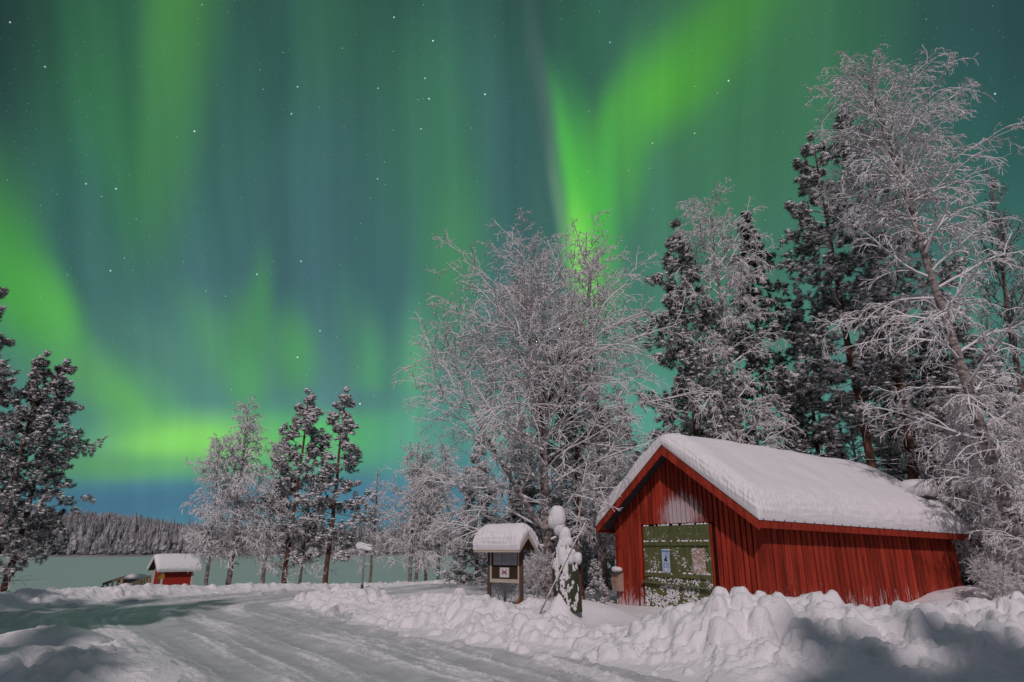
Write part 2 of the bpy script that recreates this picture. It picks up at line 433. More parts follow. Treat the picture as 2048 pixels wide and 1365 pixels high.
# ------------------------------------------------------------------ ground, road, snow banks, lake
TOE = np.array([(9, -6), (4.6, 4.6)] + [tuple(atZ(x, y, 0)[:2]) for x, y in ((1330, 1372), (1240, 1343), (1100, 1314), (950, 1280), (850, 1259), (760, 1241), (690, 1229), (628, 1214))] + [(-6.3, 21.3), (-5.2, 23.3), (-2, 25.2), (3, 27), (12, 30), (60, 40)])
SHORE = np.array([(-70, 4), (-40, 11), (-24, 17.5), (-16.2, 21.8), (-12.4, 27), (-9.2, 29.8), (-3.9, 32), (3, 34), (10, 39), (25, 50), (70, 62)])


def polydist(X, Y, P, vals=None):
    """distance, side (+ = right of the direction of travel), interpolated values along polyline"""
    best = np.full(X.shape, 1e9); side = np.zeros(X.shape); out = [np.zeros(X.shape) for _ in (vals or [])]
    for i in range(len(P) - 1):
        ax, ay = P[i][:2]; bx, by = P[i + 1][:2]; dx, dy = bx - ax, by - ay; l2 = dx * dx + dy * dy
        t = np.clip(((X - ax) * dx + (Y - ay) * dy) / l2, 0, 1)
        ex = X - ax - t * dx; ey = Y - ay - t * dy; d = ex * ex + ey * ey
        m = d < best; best = np.where(m, d, best)
        side = np.where(m, np.sign((X - ax) * dy - (Y - ay) * dx), side)
        for k, v in enumerate(vals or []): out[k] = np.where(m, v[i] + t * (v[i + 1] - v[i]), out[k])
    return np.sqrt(best), side, out


def crest(pts):
    """pts: (px,py,Y, wf, wb) of a bank crest -> polyline and its height and widths"""
    P = [atY(p[0], p[1], p[2]) for p in pts]
    return np.array([(q[0], q[1]) for q in P]), [np.array([max(q[2] - .06, .05) for q in P]), np.array([p[3] for p in pts]), np.array([p[4] for p in pts])]


RIDGES = [
    crest([(690, 1190, 20.6, 1.4, 1.2), (650, 1186, 20.8, 1.5, 1.2), (675, 1173, 20.2, 1.4, 1.2), (728, 1177, 19.4, 1.5, 1.2), (762, 1204, 18.2, 1.5, 1.2), (791, 1212, 17.3, 1.5, 1.2), (819, 1197, 16.7, 1.5, 1.1), (860, 1191, 16.0, 1.6, 1.1), (907, 1190, 15.2, 1.6, 1.1), (945, 1188, 14.7, 1.6, 1.1), (972, 1198, 14.1, 1.6, 1.0), (1003, 1213, 13.5, 1.5, 1.0), (1044, 1229, 12.9, 1.4, 1.0), (1078, 1233, 12.5, 1.4, 1), (1164, 1249, 11.7, 1.3, .9), (1225, 1262, 11.3, 1.3, .9)]),
    crest([(1225, 1262, 11.2, 1.3, .9), (1273, 1247, 11.0, 1.4, .9), (1333, 1231, 10.8, 1.5, 1.0), (1403, 1207, 10.6, 1.7, 1.1), (1442, 1186, 10.5, 1.9, 1.2), (1498, 1189, 10.3, 2.0, 1.2), (1550, 1201, 10.2, 2.0, 1.2), (1637, 1205, 10.0, 2.0, 1.2), (1672, 1212, 9.9, 2.0, 1.2), (1724, 1218, 9.8, 2.0, 1.2), (1845, 1221, 9.6, 2.1, 1.2), (1900, 1228, 9.5, 2.1, 1.2), (2048, 1233, 9.2, 2.1, 1.2), (2300, 1225, 8.6, 2.2, 1.3)]),
    crest([(1700, 1238, 12.6, 1.3, 1.3), (1862, 1212, 12.4, 1.4, 1.5), (1930, 1203, 12.4, 1.4, 1.6), (2048, 1186, 12.4, 1.5, 1.7), (2400, 1180, 12.0, 1.6, 2)]),
    crest([(-420, 1250, 15.5, 1.4, 1.2), (-100, 1192, 17.8, 1.3, 1.2), (0, 1180, 19.6, 1.2, 1.2), (100, 1176, 20.9, 1.2, 1.2), (200, 1171, 22.3, 1.2, 1.2), (300, 1166, 23.8, 1.2, 1.2), (400, 1169, 25.2, 1.2, 1.1), (430, 1170, 25.6, 1.2, 1.1), (480, 1164, 26.4, 1.1, 1.1), (600, 1165, 28.0, 1.0, 1), (720, 1164, 29.2, 1.0, 1), (850, 1160, 30.2, 1.0, 1), (960, 1156, 31.2, 1, 1), (1060, 1150, 31.8, 1, 1), (1120, 1158, 33, 1, 1)]),
    crest([(-500, 1345, 7.4, 1.4, 1), (-200, 1335, 7.7, 1.4, 1), (0, 1328, 7.9, 1.4, 1), (150, 1330, 8.0, 1.2, 1)]),
    crest([(-420, 1300, 9.0, 1.5, 1.5), (-120, 1282, 9.6, 1.5, 1.4), (0, 1262, 10.0, 1.5, 1.1), (60, 1250, 10.15, 1.4, 1.0), (110, 1246, 10.2, 1.25, .95), (165, 1262, 9.9, 1.1, .9), (215, 1300, 9.2, .85, .8), (235, 1345, 8.5, .8, .8), (220, 1420, 7.3, .9, .8)]),
]
# soft drifts: x, y, height, radius x, radius y
DRIFTS = [(*atY(1172, 1215, 14.6)[:2], .40, 1.0, .7), (*atY(1095, 1240, 13.3)[:2], .14, .5, .5), (*atY(1120, 1200, 13.55)[:2], .45, .26, .3), (*atY(1065, 1207, 15.2)[:2], .3, .55, .5),
          (*atY(1990, 1170, 17.5)[:2], .5, 2.0, 1.4), (*atY(1900, 1185, 15.5)[:2], .35, .9, .9), (*atY(900, 1175, 26)[:2], .35, 3.4, 2.2), (*atY(40, 1340, 8.4)[:2], .42, 2.0, 1.5)]


def ground_base(X, Y):
    X = np.asarray(X, float); Y = np.asarray(Y, float)
    d, s, _ = polydist(X, Y, TOE); din = d * s
    ds, ss, _ = polydist(X, Y, SHORE); dsh = -ds * ss
    z = .17 * sstep(0, 2.2, din)
    z = z + .12 * fbm(X * .25 + 3, Y * .25, 2) * sstep(1, 5, din)
    rid = np.zeros_like(z)
    for P, vals in RIDGES:
        dd, sd, (h, wf, wb) = polydist(X, Y, P, vals)
        # crest polylines run left to right: the camera side is on the right of travel
        w = .93 * wf
        w = w * (1 + .22 * perlin(X * .9 + 7, Y * .9))
        h = h * (1 + .0 * X)
        rid = np.maximum(rid, h * np.exp(-(dd / w) ** 2 * 1.5))
    for x, y, h, rx, ry in DRIFTS:
        z = z + h * np.exp(-((X - x) / rx) ** 2 - ((Y - y) / ry) ** 2)
    z = np.maximum(z, rid) + .25 * np.minimum(z, rid)
    shore = sstep(.5, 9, dsh)
    z = z * (1 - shore) - 1.9 * shore
    return z, rid, din, dsh


def gz(x, y):
    return float(ground_base(np.array([x]), np.array([y]))[0][0])


def build_ground():
    na, nr = 1050, 950
    A = np.radians(np.linspace(-60, 58, na)); Rr = np.exp(np.linspace(math.log(12.5), math.log(82), nr))
    RR, AA = np.meshgrid(Rr, A, indexing='ij')
    X = RR * np.sin(AA); Y = RR * np.cos(AA) - 8
    Z, rid, din, dsh = ground_base(X, Y)
    bank = sstep(.05, .3, rid)
    road = (1 - sstep(.02, .12, rid)) * (1 - sstep(-.2, .5, din)) * (1 - sstep(-1.5, 0, dsh))
    # road: packed tracks following the bend, crumbly snow between
    c = -din + .12 * perlin(X * .3, Y * .3, 5)
    tr = np.zeros_like(Z)
    for cc, w, dp in ((.75, .22, .022), (1.35, .30, .03), (2.75, .34, .035), (3.5, .22, .02), (4.5, .36, .032), (5.9, .32, .03), (6.8, .25, .02)):
        tr = np.maximum(tr, np.exp(-((c - cc - .18 * perlin(X * .2 + cc, Y * .2, 9)) / w) ** 2 * 1.3) * dp / .035)
    al = np.cumsum(np.zeros(1))
    along = Y * .8 - X * .6
    streak = np.clip(.5 + .9 * perlin(c * 4.2 + .5 * perlin(along * .5, c, 8), along * .22, 61) + .45 * perlin(c * 11, along * .5, 62), 0, 1.3)
    rough = (.25 + .9 * streak) * (np.abs(perlin(c * 6.5 + perlin(X * 2, Y * 2, 3), along * 2.6, 11)) * .5 + np.abs(perlin(X * 13, Y * 13, 12)) * .4) + .12 * perlin(X * 2.2, Y * 2.2, 15)
    patch = .8 + .4 * np.clip(perlin(X * .55, Y * .55, 21) + .15, -.5, .8)
    Z += road * (-.05 * tr + (1 - .85 * tr) * rough * .085 * patch + .008 * perlin(c * 22, Y * .6, 4) * tr)
    crumbs = np.clip((1 - .95 * tr) * (.75 * streak + rough * .9 - .22) + .22 * np.clip(perlin(c * 13, along * .35, 14), 0, 1), 0, 1)
    Z += road * .012 * fbm(X * .8, Y * .8, 2, 31)
    # banks: folds, ridges and lumps thrown up by the plough
    fold = 1 - np.abs(perlin(X * 1.15 + Y * .5 + .4 * perlin(X * 2, Y * 2, 7), Y * .85 - X * .25, 41)) * 2.0
    fold2 = 1 - np.abs(perlin(X * 2.6 + 5, Y * 2.6, 43)) * 2.0
    near = 1 - .55 * sstep(16, 24, Y)
    smooth_mound = 1 - .75 * sstep(-5.2, -6.2, X) * (Y < 13)
    Z += bank * near * smooth_mound * (.10 * (fold - .7) + .06 * (fold2 - .6) + .045 * perlin(X * 6, Y * 6, 45) + .02 * perlin(X * 13, Y * 13, 46) + .05 * (.6 - 2 * np.abs(perlin(X * 4.6 + perlin(X, Y, 3), Y * 4.6, 47))))
    und = sstep(.3, 1.5, din) * (1 - bank)
    Z += und * .02 * fbm(X * 1.2, Y * 1.2, 3, 51)
    # lumps of snow on the banks and at their foot
    g = np.random.default_rng(11)
    nl = 0
    da = (A[-1] - A[0]) / (na - 1); lr0 = math.log(Rr[0]); dl = (math.log(Rr[-1]) - lr0) / (nr - 1)
    for P, vals in [RIDGES[0], RIDGES[1], RIDGES[2], RIDGES[3], RIDGES[5], RIDGES[0], RIDGES[1]]:
        segl = np.linalg.norm(np.diff(P, axis=0), axis=1); cum = np.concatenate([[0], np.cumsum(segl)])
        n = int(cum[-1] * (70 if P is not RIDGES[5][0] else 8))
        for _ in range(n):
            t = g.uniform(0, cum[-1]); i = min(np.searchsorted(cum, t) - 1, len(P) - 2); i = max(i, 0); f = (t - cum[i]) / segl[i]
            p = P[i] + f * (P[i + 1] - P[i]); dr = (P[i + 1] - P[i]) / segl[i]; nrm = np.array([dr[1], -dr[0]])
            off = g.normal(.55, .8); q = p + nrm * off
            r = .025 + .14 * g.random() ** 3.4 + (.12 if g.random() < .02 else 0)
            if P is RIDGES[3][0]: r *= .75
            if P is RIDGES[5][0]: r *= .5; q = P[i] + f * (P[i + 1] - P[i]) + nrm * min(off, .7)
            if off > 1.5 and r > .07: r *= .45
            rr = math.hypot(q[0], q[1] + 8); aa = math.atan2(q[0], q[1] + 8)
            ia = (aa - A[0]) / da; ir = (math.log(rr) - lr0) / dl
            ha = int(r * 1.5 / (rr * da)) + 1; hr = int(r * 1.5 / (rr * dl)) + 1
            i0, i1, j0, j1 = int(ir) - hr, int(ir) + hr + 2, int(ia) - ha, int(ia) + ha + 2
            if i0 < 0 or j0 < 0 or i1 > nr or j1 > na: continue
            dx = X[i0:i1, j0:j1] - q[0]; dy = Y[i0:i1, j0:j1] - q[1]
            ang = g.uniform(0, PI); e = g.uniform(.7, 1.35); ca, sa = math.cos(ang), math.sin(ang)
            k1 = (dx * ca + dy * sa) / (r * e); k2 = (-dx * sa + dy * ca) / (r / e)
            d2 = k1 ** 2 + k2 ** 2 + .25 * perlin(k1 * 1.3 + _, k2 * 1.3, 3)
            zc = .5 * (Z[int(ir), int(ia)] - r * .25) + .5 * (Z[i0:i1, j0:j1] - r * .08)
            lump = zc + r * g.uniform(.5, .85) * np.sqrt(np.clip(1 - np.clip(d2, 0, 1) ** 1.7, 0, 1))
            Z[i0:i1, j0:j1] = np.where(d2 < 1, np.maximum(Z[i0:i1, j0:j1], lump), Z[i0:i1, j0:j1]); nl += 1
    V = np.stack([X, Y, Z], -1)
    du = np.gradient(V, axis=0); dv = np.gradient(V, axis=1)
    Nn = np.cross(dv, du); Nn /= np.linalg.norm(Nn, axis=-1, keepdims=True) + 1e-12
    Nn = Nn.reshape(-1, 3); V = V.reshape(-1, 3)
    if Nn[:, 2].mean() < 0: Nn = -Nn
    ii = np.arange(nr - 1)[:, None] * na + np.arange(na - 1)[None]
    Q = np.stack([ii, ii + 1, ii + na + 1, ii + na], -1).reshape(-1, 4)
    if np.cross(V[Q[0, 1]] - V[Q[0, 0]], V[Q[0, 3]] - V[Q[0, 0]])[2] < 0: Q = Q[:, ::-1]
    cls = np.where(rid > .06, 1, np.where(road > .5, 2, 0)).ravel()
    fc = cls[ii.ravel()]
    keep = dsh.ravel()[ii.ravel()] < 11
    for k, nm, mt in ((0, 'snow_ground', M_SNOW), (1, 'snow_bank', M_SNOW), (2, 'road', M_ROAD)):
        q = Q[(fc == k) & keep]; used = np.unique(q); remap = np.full(len(V), -1); remap[used] = np.arange(len(used))
        Vk = V[used]; fs = [remap[q]]
        nk = Nn[used]
        if k == 0:      # the snow field carries on behind and beside the camera
            xs = np.arange(-80, 80.1, 1.0); ys = np.arange(-45, 84, 1.0); GX, GY = np.meshgrid(xs, ys)
            gzz = ground_base(GX, GY); GZ = gzz[0] - .35
            W = np.stack([GX, GY, GZ], -1).reshape(-1, 3); nx = len(xs)
            i2 = (np.arange(len(ys) - 1)[:, None] * nx + np.arange(nx - 1)[None]).ravel()
            q2 = np.stack([i2, i2 + 1, i2 + nx + 1, i2 + nx], -1); q2 = q2[gzz[3].ravel()[i2] < 10]
            fs.append(q2 + len(Vk)); Vk = np.concatenate([Vk, W]); nk = np.concatenate([nk, np.tile([0, 0, 1.], (len(W), 1))])
        me = mesh_np(nm, Vk, fs, mt)
        if k == 2:
            a_ = me.attributes.new('crumbs', 'FLOAT', 'POINT'); a_.data.foreach_set('value', crumbs.ravel()[used].astype(np.float32))
        me.normals_split_custom_set_from_vertices(nk.astype(np.float32))
        tag(link(nm, me), kind='structure')
    # frozen lake
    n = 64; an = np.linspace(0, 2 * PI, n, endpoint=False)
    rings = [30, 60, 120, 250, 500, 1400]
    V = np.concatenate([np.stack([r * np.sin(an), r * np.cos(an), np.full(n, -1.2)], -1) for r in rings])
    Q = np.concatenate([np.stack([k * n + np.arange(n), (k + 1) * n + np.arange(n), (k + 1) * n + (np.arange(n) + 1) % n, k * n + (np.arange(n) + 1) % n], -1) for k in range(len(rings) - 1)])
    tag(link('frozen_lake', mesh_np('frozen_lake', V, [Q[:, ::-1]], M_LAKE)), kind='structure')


build_ground()


# ------------------------------------------------------------------ far hill and its forest
def hill_z(az, r):
    prof = np.interp(np.degrees(az), [-75, -50, -40, -34, -29, -24, -19, -12, -5, 10, 40, 80], [20, 26, 29, 30, 26, 19, 12, 9, 8, 8, 12, 20])
    return -1.2 + (prof + 4 * perlin(az * 9, az * 0 + .5, 3)) * sstep(350, 900, r) + 1.5 * sstep(348, 356, r)


def build_hill():
    az = np.radians(np.linspace(-75, 75, 240)); rr = np.concatenate([np.linspace(345, 400, 8), np.linspace(430, 1100, 24)])
    R2, A2 = np.meshgrid(rr, az, indexing='ij')
    Z = hill_z(A2, R2); Z[0] = -2.2
    V = np.stack([R2 * np.sin(A2), R2 * np.cos(A2), Z], -1).reshape(-1, 3); na = len(az)
    ii = (np.arange(len(rr) - 1)[:, None] * na + np.arange(na - 1)[None]).ravel()
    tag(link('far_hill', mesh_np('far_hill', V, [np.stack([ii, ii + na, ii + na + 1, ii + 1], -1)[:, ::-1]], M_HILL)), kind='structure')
    # forest on it: every tree a ragged little conifer or a rounded frosted birch
    g = np.random.default_rng(5)
    n = 15000
    a = np.radians(g.uniform(-56, 50, n)); u = g.random(n)
    r = np.where(g.random(n) < .55, 352 + 70 * u ** 1.5, 400 + 600 * u)
    z = hill_z(a, r); h = g.uniform(8, 14, n) * np.where(r < 380, 1.05, .95) * np.where(g.random(n) < .05, 1.35, 1)
    h = np.where(r < 358, h * .7, h)
    kind = g.random(n) < .5
    lev = np.array([0, .15, .3, .3, .52, .52, .75, .75, 1.0]); wid = np.array([.02, .16, .14, .08, .12, .07, .08, .04, .0])
    wid2 = np.array([.02, .07, .13, .15, .17, .15, .12, .08, .02])
    S = 6; k = len(lev)
    an = np.arange(S) * 2 * PI / S
    W = np.where(kind[:, None], wid, wid2) * np.minimum(h, 9)[:, None]
    jit = g.uniform(.55, 1.4, (n, k, S))
    th = an[None, None] + g.uniform(0, 6, (n, 1, 1))
    Px = (r * np.sin(a))[:, None, None] + W[:, :, None] * jit * np.cos(th); Py = (r * np.cos(a))[:, None, None] + W[:, :, None] * jit * np.sin(th)
    Pz = z[:, None, None] - .5 + (lev * 1.0)[None, :, None] * h[:, None, None] + g.uniform(-.04, .04, (n, k, S)) * h[:, None, None]
    V = np.stack([Px, Py, Pz], -1).reshape(-1, 3)
    base = (np.arange(n)[:, None, None] * k + np.arange(k - 1)[None, :, None]) * S; j = np.arange(S)[None, None]; j2 = (j + 1) % S
    Q = np.stack([base + j, base + j2, base + S + j2, base + S + j], -1).reshape(-1, 4)
    m = bpy.data.materials.new('far_forest'); m.use_nodes = True; nt = m.node_tree; L = nt.links.new; p = nt.nodes['Principled BSDF']; p.inputs['Roughness'].default_value = .9; p.inputs['Specular IOR Level'].default_value = .1
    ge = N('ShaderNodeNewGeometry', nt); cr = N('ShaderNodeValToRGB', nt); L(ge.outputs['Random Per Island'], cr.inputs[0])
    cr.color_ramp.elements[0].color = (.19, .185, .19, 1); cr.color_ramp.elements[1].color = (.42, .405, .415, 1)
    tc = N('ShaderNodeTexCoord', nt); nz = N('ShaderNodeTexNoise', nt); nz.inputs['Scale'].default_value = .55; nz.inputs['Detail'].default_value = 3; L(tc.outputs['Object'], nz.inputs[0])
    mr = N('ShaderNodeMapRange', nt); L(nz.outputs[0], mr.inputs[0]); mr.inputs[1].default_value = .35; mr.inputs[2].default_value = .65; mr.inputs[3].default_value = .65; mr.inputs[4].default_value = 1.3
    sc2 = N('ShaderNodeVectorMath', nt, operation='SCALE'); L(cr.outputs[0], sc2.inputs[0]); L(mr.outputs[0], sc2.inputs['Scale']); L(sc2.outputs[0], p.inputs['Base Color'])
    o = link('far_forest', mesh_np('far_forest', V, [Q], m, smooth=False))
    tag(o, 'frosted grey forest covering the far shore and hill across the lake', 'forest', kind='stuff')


build_hill()


# ------------------------------------------------------------------ trees
def unit(v): return v / (np.linalg.norm(v, axis=-1, keepdims=True) + 1e-9)


def grow(P, R, n, t0, t1, ang, angj, lf, k, r0, r1, g, grav=0., wob=.1, lift=0., tl=.5, lj=.35, rmax=.75, prof=None, flatten=0., whorl=0):
    """children on every parent polyline, all at once"""
    Np, K, _ = P.shape
    plen = np.linalg.norm(np.diff(P, axis=1), axis=2).sum(1)
    t = t0 + (t1 - t0) * (np.arange(n)[None] + g.random((Np, n))) / n
    if whorl:
        t = np.clip((np.round(t * whorl) + g.normal(0, .13, t.shape)) / whorl, 0, .995)
    f = t * (K - 1); i = np.clip(f.astype(int), 0, K - 2); w = (f - i)[..., None]
    ar = np.arange(Np)[:, None]
    S = P[ar, i] * (1 - w) + P[ar, i + 1] * w; T = unit(P[ar, i + 1] - P[ar, i]); Rp = R[ar, i] * (1 - w[..., 0]) + R[ar, i + 1] * w[..., 0]
    ref = np.where(np.abs(T[..., 2:3]) > .9, np.array([1., 0, 0]), np.array([0, 0, 1.]))
    b1 = unit(np.cross(T, ref)); b2 = np.cross(T, b1)
    phi = (np.arange(n)[None] * 2.39996 + g.uniform(0, 6.28, (Np, 1)) + g.normal(0, .5, (Np, n)))[..., None]
    a = np.radians((ang(t) if callable(ang) else ang) + g.normal(0, angj, (Np, n)))[..., None]
    side = np.cos(phi) * b1 + np.sin(phi) * b2 * (1 - flatten)
    D = unit(np.cos(a) * T + np.sin(a) * unit(side))
    if prof is not None: Ln = prof(t) * g.uniform(1 - lj, 1 + lj, (Np, n))
    else: Ln = lf * plen[:, None] * (1 - tl * t) * g.uniform(1 - lj, 1 + lj, (Np, n))
    S = S.reshape(-1, 3); D = D.reshape(-1, 3); Ln = Ln.reshape(-1); Rp = Rp.reshape(-1)
    M = len(S); out = np.zeros((M, k, 3)); out[:, 0] = S; st = (Ln / (k - 1))[:, None]
    for s in range(1, k):
        D = unit(D + g.normal(0, wob, (M, 3)) + np.array([0, 0, lift - grav * (s / (k - 1))]))
        out[:, s] = out[:, s - 1] + D * st
    ra = np.minimum(r0, Rp * rmax) if np.isscalar(r0) else np.minimum(r0(t).reshape(-1), Rp * rmax)
    rad = ra[:, None] + (np.minimum(r1, ra)[:, None] - ra[:, None]) * np.linspace(0, 1, k)[None]
    return out, rad


def trunk_line(g, H, lean, k=16, wob=.02, curve=0.):
    s = np.linspace(0, 1, k)
    w = np.cumsum(g.normal(0, wob, (k, 2)), 0) * H * .22; w -= w[0]
    x = lean[0] * H * (s + curve * s * (1 - s)) + w[:, 0] * .5; y = lean[1] * H * s + w[:, 1] * .5
    return np.stack([x, y, s * H - .35 * (1 - s)], -1)[None]


def birch(seed, H, r, lean=(0, 0), t0=.16, n1=44, spread=.26, ang=(62, 38), grav=.3, stems=0, stem_t=(.12, .5), stem_ang=24, lift=.05, dens=1.0, twig=None, bark=None, top_spread=.35, curve=0., tw=1.0, n4=4, g2=.12, low=.5):
    g = np.random.default_rng(seed)
    P0 = trunk_line(g, H, lean, curve=curve); K = P0.shape[1]
    R0 = (r * (1 - np.linspace(0, 1, K)) ** .85 + .012)[None]; R0[0, 0] *= 1.3
    main = [(P0, R0)]
    if stems:
        sp, sr = grow(P0, R0, stems, *stem_t, stem_ang, 5, .66, 12, r * .62, .012, g, grav=-.1, wob=.05, lift=.05, tl=.55, lj=.15)
        main.append((sp, sr))
    lv1 = []
    for (P, R), n in zip(main, (n1, int(n1 * .55))):
        prof = lambda t: H * spread * np.interp(t, [0, .15, .35, .6, .85, 1], [low * .8, low + .15, 1, .85, top_spread, top_spread * .45])
        s0 = t0 if P is P0 else .2
        lv1.append(grow(P, R, n, s0, .98, lambda t: ang[0] + (ang[1] - ang[0]) * t, 9, 1, 8, r * .27, .009, g, grav=grav * .55, wob=.10, lift=lift, prof=prof, rmax=.6))
    trunk_parts = [tubes(P, R, 9 if i == 0 else 7) for i, (P, R) in enumerate(main)]
    crown = []
    for P1, R1 in lv1:
        crown.append(tubes(P1, R1 * 1.05, 5))
        P2, R2 = grow(P1, R1, int(9 * dens), .12, .97, 42, 10, .42, 6, .018, .009, g, grav=grav * .8, wob=.13, lift=.03, tl=.45, flatten=.35)
        crown.append(tubes(P2, R2 * tw, 4))
        P3, R3 = grow(P2, R2, 5, .12, .98, 42, 12, .48, 4, .0115, .0075, g, grav=grav, wob=.16, tl=.4)
        crown.append(tubes(P3, R3 * tw, 3))
        P4, R4 = grow(P3, R3, n4, .15, .97, 44, 12, .50, 3, .0085, .006, g, grav=grav, wob=.16, tl=.35)
        crown.append(tubes(P4, R4 * tw, 3))
    V, fs = join(trunk_parts); Vc, fc = join(crown)
    return mesh_np('trunk', V, fs, bark or M_BIRCH), mesh_np('crown', Vc, fc, twig or M_TWIG), None


def blades(C, D, g, n, ln, wd, spread=.9):
    """needle tufts: n thin triangles round every tip"""
    M = len(C); d = unit(D[:, None] * .95 + g.normal(0, spread * .52, (M, n, 3)) + np.array([0, 0, .10])); l = ln * g.uniform(.6, 1.2, (M, n, 1))
    sd = unit(np.cross(d, g.normal(0, 1, (M, n, 3)))) * wd
    c = C[:, None] + g.normal(0, .02, (M, n, 3)) - D[:, None] * l * .3 * g.random((M, n, 1))
    V = np.stack([c - sd, c + sd, c + d * l + sd * .3, c + d * l - sd * .3], 2).reshape(-1, 3)
    return V, np.arange(len(V)).reshape(-1, 4)


def snowlumps(C, g, r, sub=0):
    V0, T0 = ico(sub); M = len(C); k = len(V0)
    s = (r * g.uniform(.5, 1.3, (M, 1, 1))) * np.array([1.3, 1.3, .58]) * g.uniform(.7, 1.35, (M, 1, 3))
    V = C[:, None] + V0[None] * s * g.uniform(.8, 1.2, (M, k, 1))
    return V.reshape(-1, 3), (T0[None] + (np.arange(M) * k)[:, None, None]).reshape(-1, 3)


def conifer(seed, H, r, lean=(0, 0), t0=.3, n1=60, spread=.2, ang=(88, 50), grav=.02, lift=.07, prof=None, n2=8, n3=4, nb=12, ln=.16, wd=.011, snow=.4, sr=.085, needle=None, bark=None, dead=0, curve=0., wob=.02, whorl=21):
    g = np.random.default_rng(seed)
    P0 = trunk_line(g, H, lean, wob=wob, curve=curve); K = P0.shape[1]
    R0 = (r * (1 - np.linspace(0, 1, K)) ** .8 + .012)[None]; R0[0, 0] *= 1.25
    pf = prof or ([0, .22, .5, .75, .92, 1], [.7, 1, .84, .48, .22, .07])
    pr = lambda t: H * spread * np.interp((t - t0) / (1 - t0), *pf)
    P1, R1 = grow(P0, R0, n1, t0, .99, lambda t: ang[0] + (ang[1] - ang[0]) * np.clip((t - t0) / (1 - t0), 0, 1) ** 1.5, 9, 1, 7, r * .22, .009, g, grav=grav, wob=.09, lift=lift, prof=pr, lj=.42, whorl=whorl)
    crown = [tubes(P1, R1, 4)]
    trunk_parts = [tubes(P0, R0, 9)]
    if dead:
        Pd, Rd = grow(P0, R0, dead, t0 * .45, t0 + .1, 92, 14, 1, 5, .02, .007, g, grav=.12, wob=.15, prof=lambda t: H * .09 + 0 * t, lj=.5)
        Pe, Re = grow(Pd, Rd, 5, .2, .95, 45, 10, .45, 4, .009, .006, g, grav=.1, wob=.15)
        crown += [tubes(Pd, Rd, 4), tubes(Pe, Re, 3)]
    P2, R2 = grow(P1, R1, n2, .28, 1.0, 48, 10, .36, 4, .012, .007, g, grav=grav * 1.3, wob=.1, lift=lift * .7, tl=.35, flatten=.45)
    P3, R3 = grow(P2, R2, n3, .2, 1.0, 44, 12, .45, 3, .008, .006, g, wob=.12, lift=lift, tl=.3, flatten=.2)
    crown += [tubes(P2, R2, 3), tubes(P3, R3, 3)]
    m3 = (P3[:, 1] + P3[:, 2]) / 2
    tips = np.concatenate([P3[:, 2], m3, P3[:, 1], P2[:, -1], P1[:, -1]])
    dirs = unit(np.concatenate([P3[:, 2] - P3[:, 1], P3[:, 2] - P3[:, 1], P3[:, 1] - P3[:, 0], P2[:, -1] - P2[:, -2], P1[:, -1] - P1[:, -2]]))
    sc_ = .7 + .3 * min(1, H / 10)
    nV, nF = blades(tips, dirs, g, nb, ln * sc_, wd)
    V, fs = join(trunk_parts); Vc, fc = join(crown + [(nV, nF)])
    idx = np.concatenate([np.zeros(sum(len(f) for f in fc[:-1]), int), np.ones(len(nF), int)])
    sm = None
    if snow:
        bough = np.concatenate([P2[:, 1], P2[:, 2], (P2[:, 2] + P2[:, 3]) / 2, P2[:, 3], P1[:, 3], P1[:, 4], P1[:, 5], P3[:, 1], P3[:, 2]])
        cl = fbm(bough[:, 0] * 1.1 + bough[:, 2] * .8, bough[:, 1] * 1.1 + bough[:, 2] * .9, 2, seed) * .45
        pick = g.random(len(bough)) < np.where(np.arange(len(bough)) < len(P2) * 4 + len(P1) * 3, 1.45, .75) * snow + cl
        sV, sF = snowlumps(bough[pick] + np.array([0, 0, .045]) + g.normal(0, .03, (pick.sum(), 3)), g, sr * .78)
        sm = mesh_np('snow_load', sV, [sF], M_CLUMP)
    return mesh_np('trunk', V, fs, bark or M_PINEBARK), mesh_np('crown', Vc, fc, [M_TWIG, needle or M_NEEDLE], mat_idx=idx), sm


def tree(name, meshes, label, x, y, rz=0., s=1.0, sz=None, group=None, z=None, loads=True):
    t = thing(name, label, 'tree', (x, y, gz(x, y) if z is None else z), rz, group)
    t.scale = (s, s, sz or s)
    for nm, me in zip(('trunk', 'crown', 'snow_load'), meshes):
        if me is not None:
            o = link(nm, me, t)
            if nm == 'snow_load': o['kind'] = 'stuff'
    return t


def gp(px, Y):
    """ground point under picture column px (at the horizon line) at distance Y"""
    return (px - CX) / math.hypot(F_PX, 418) * Y, Y


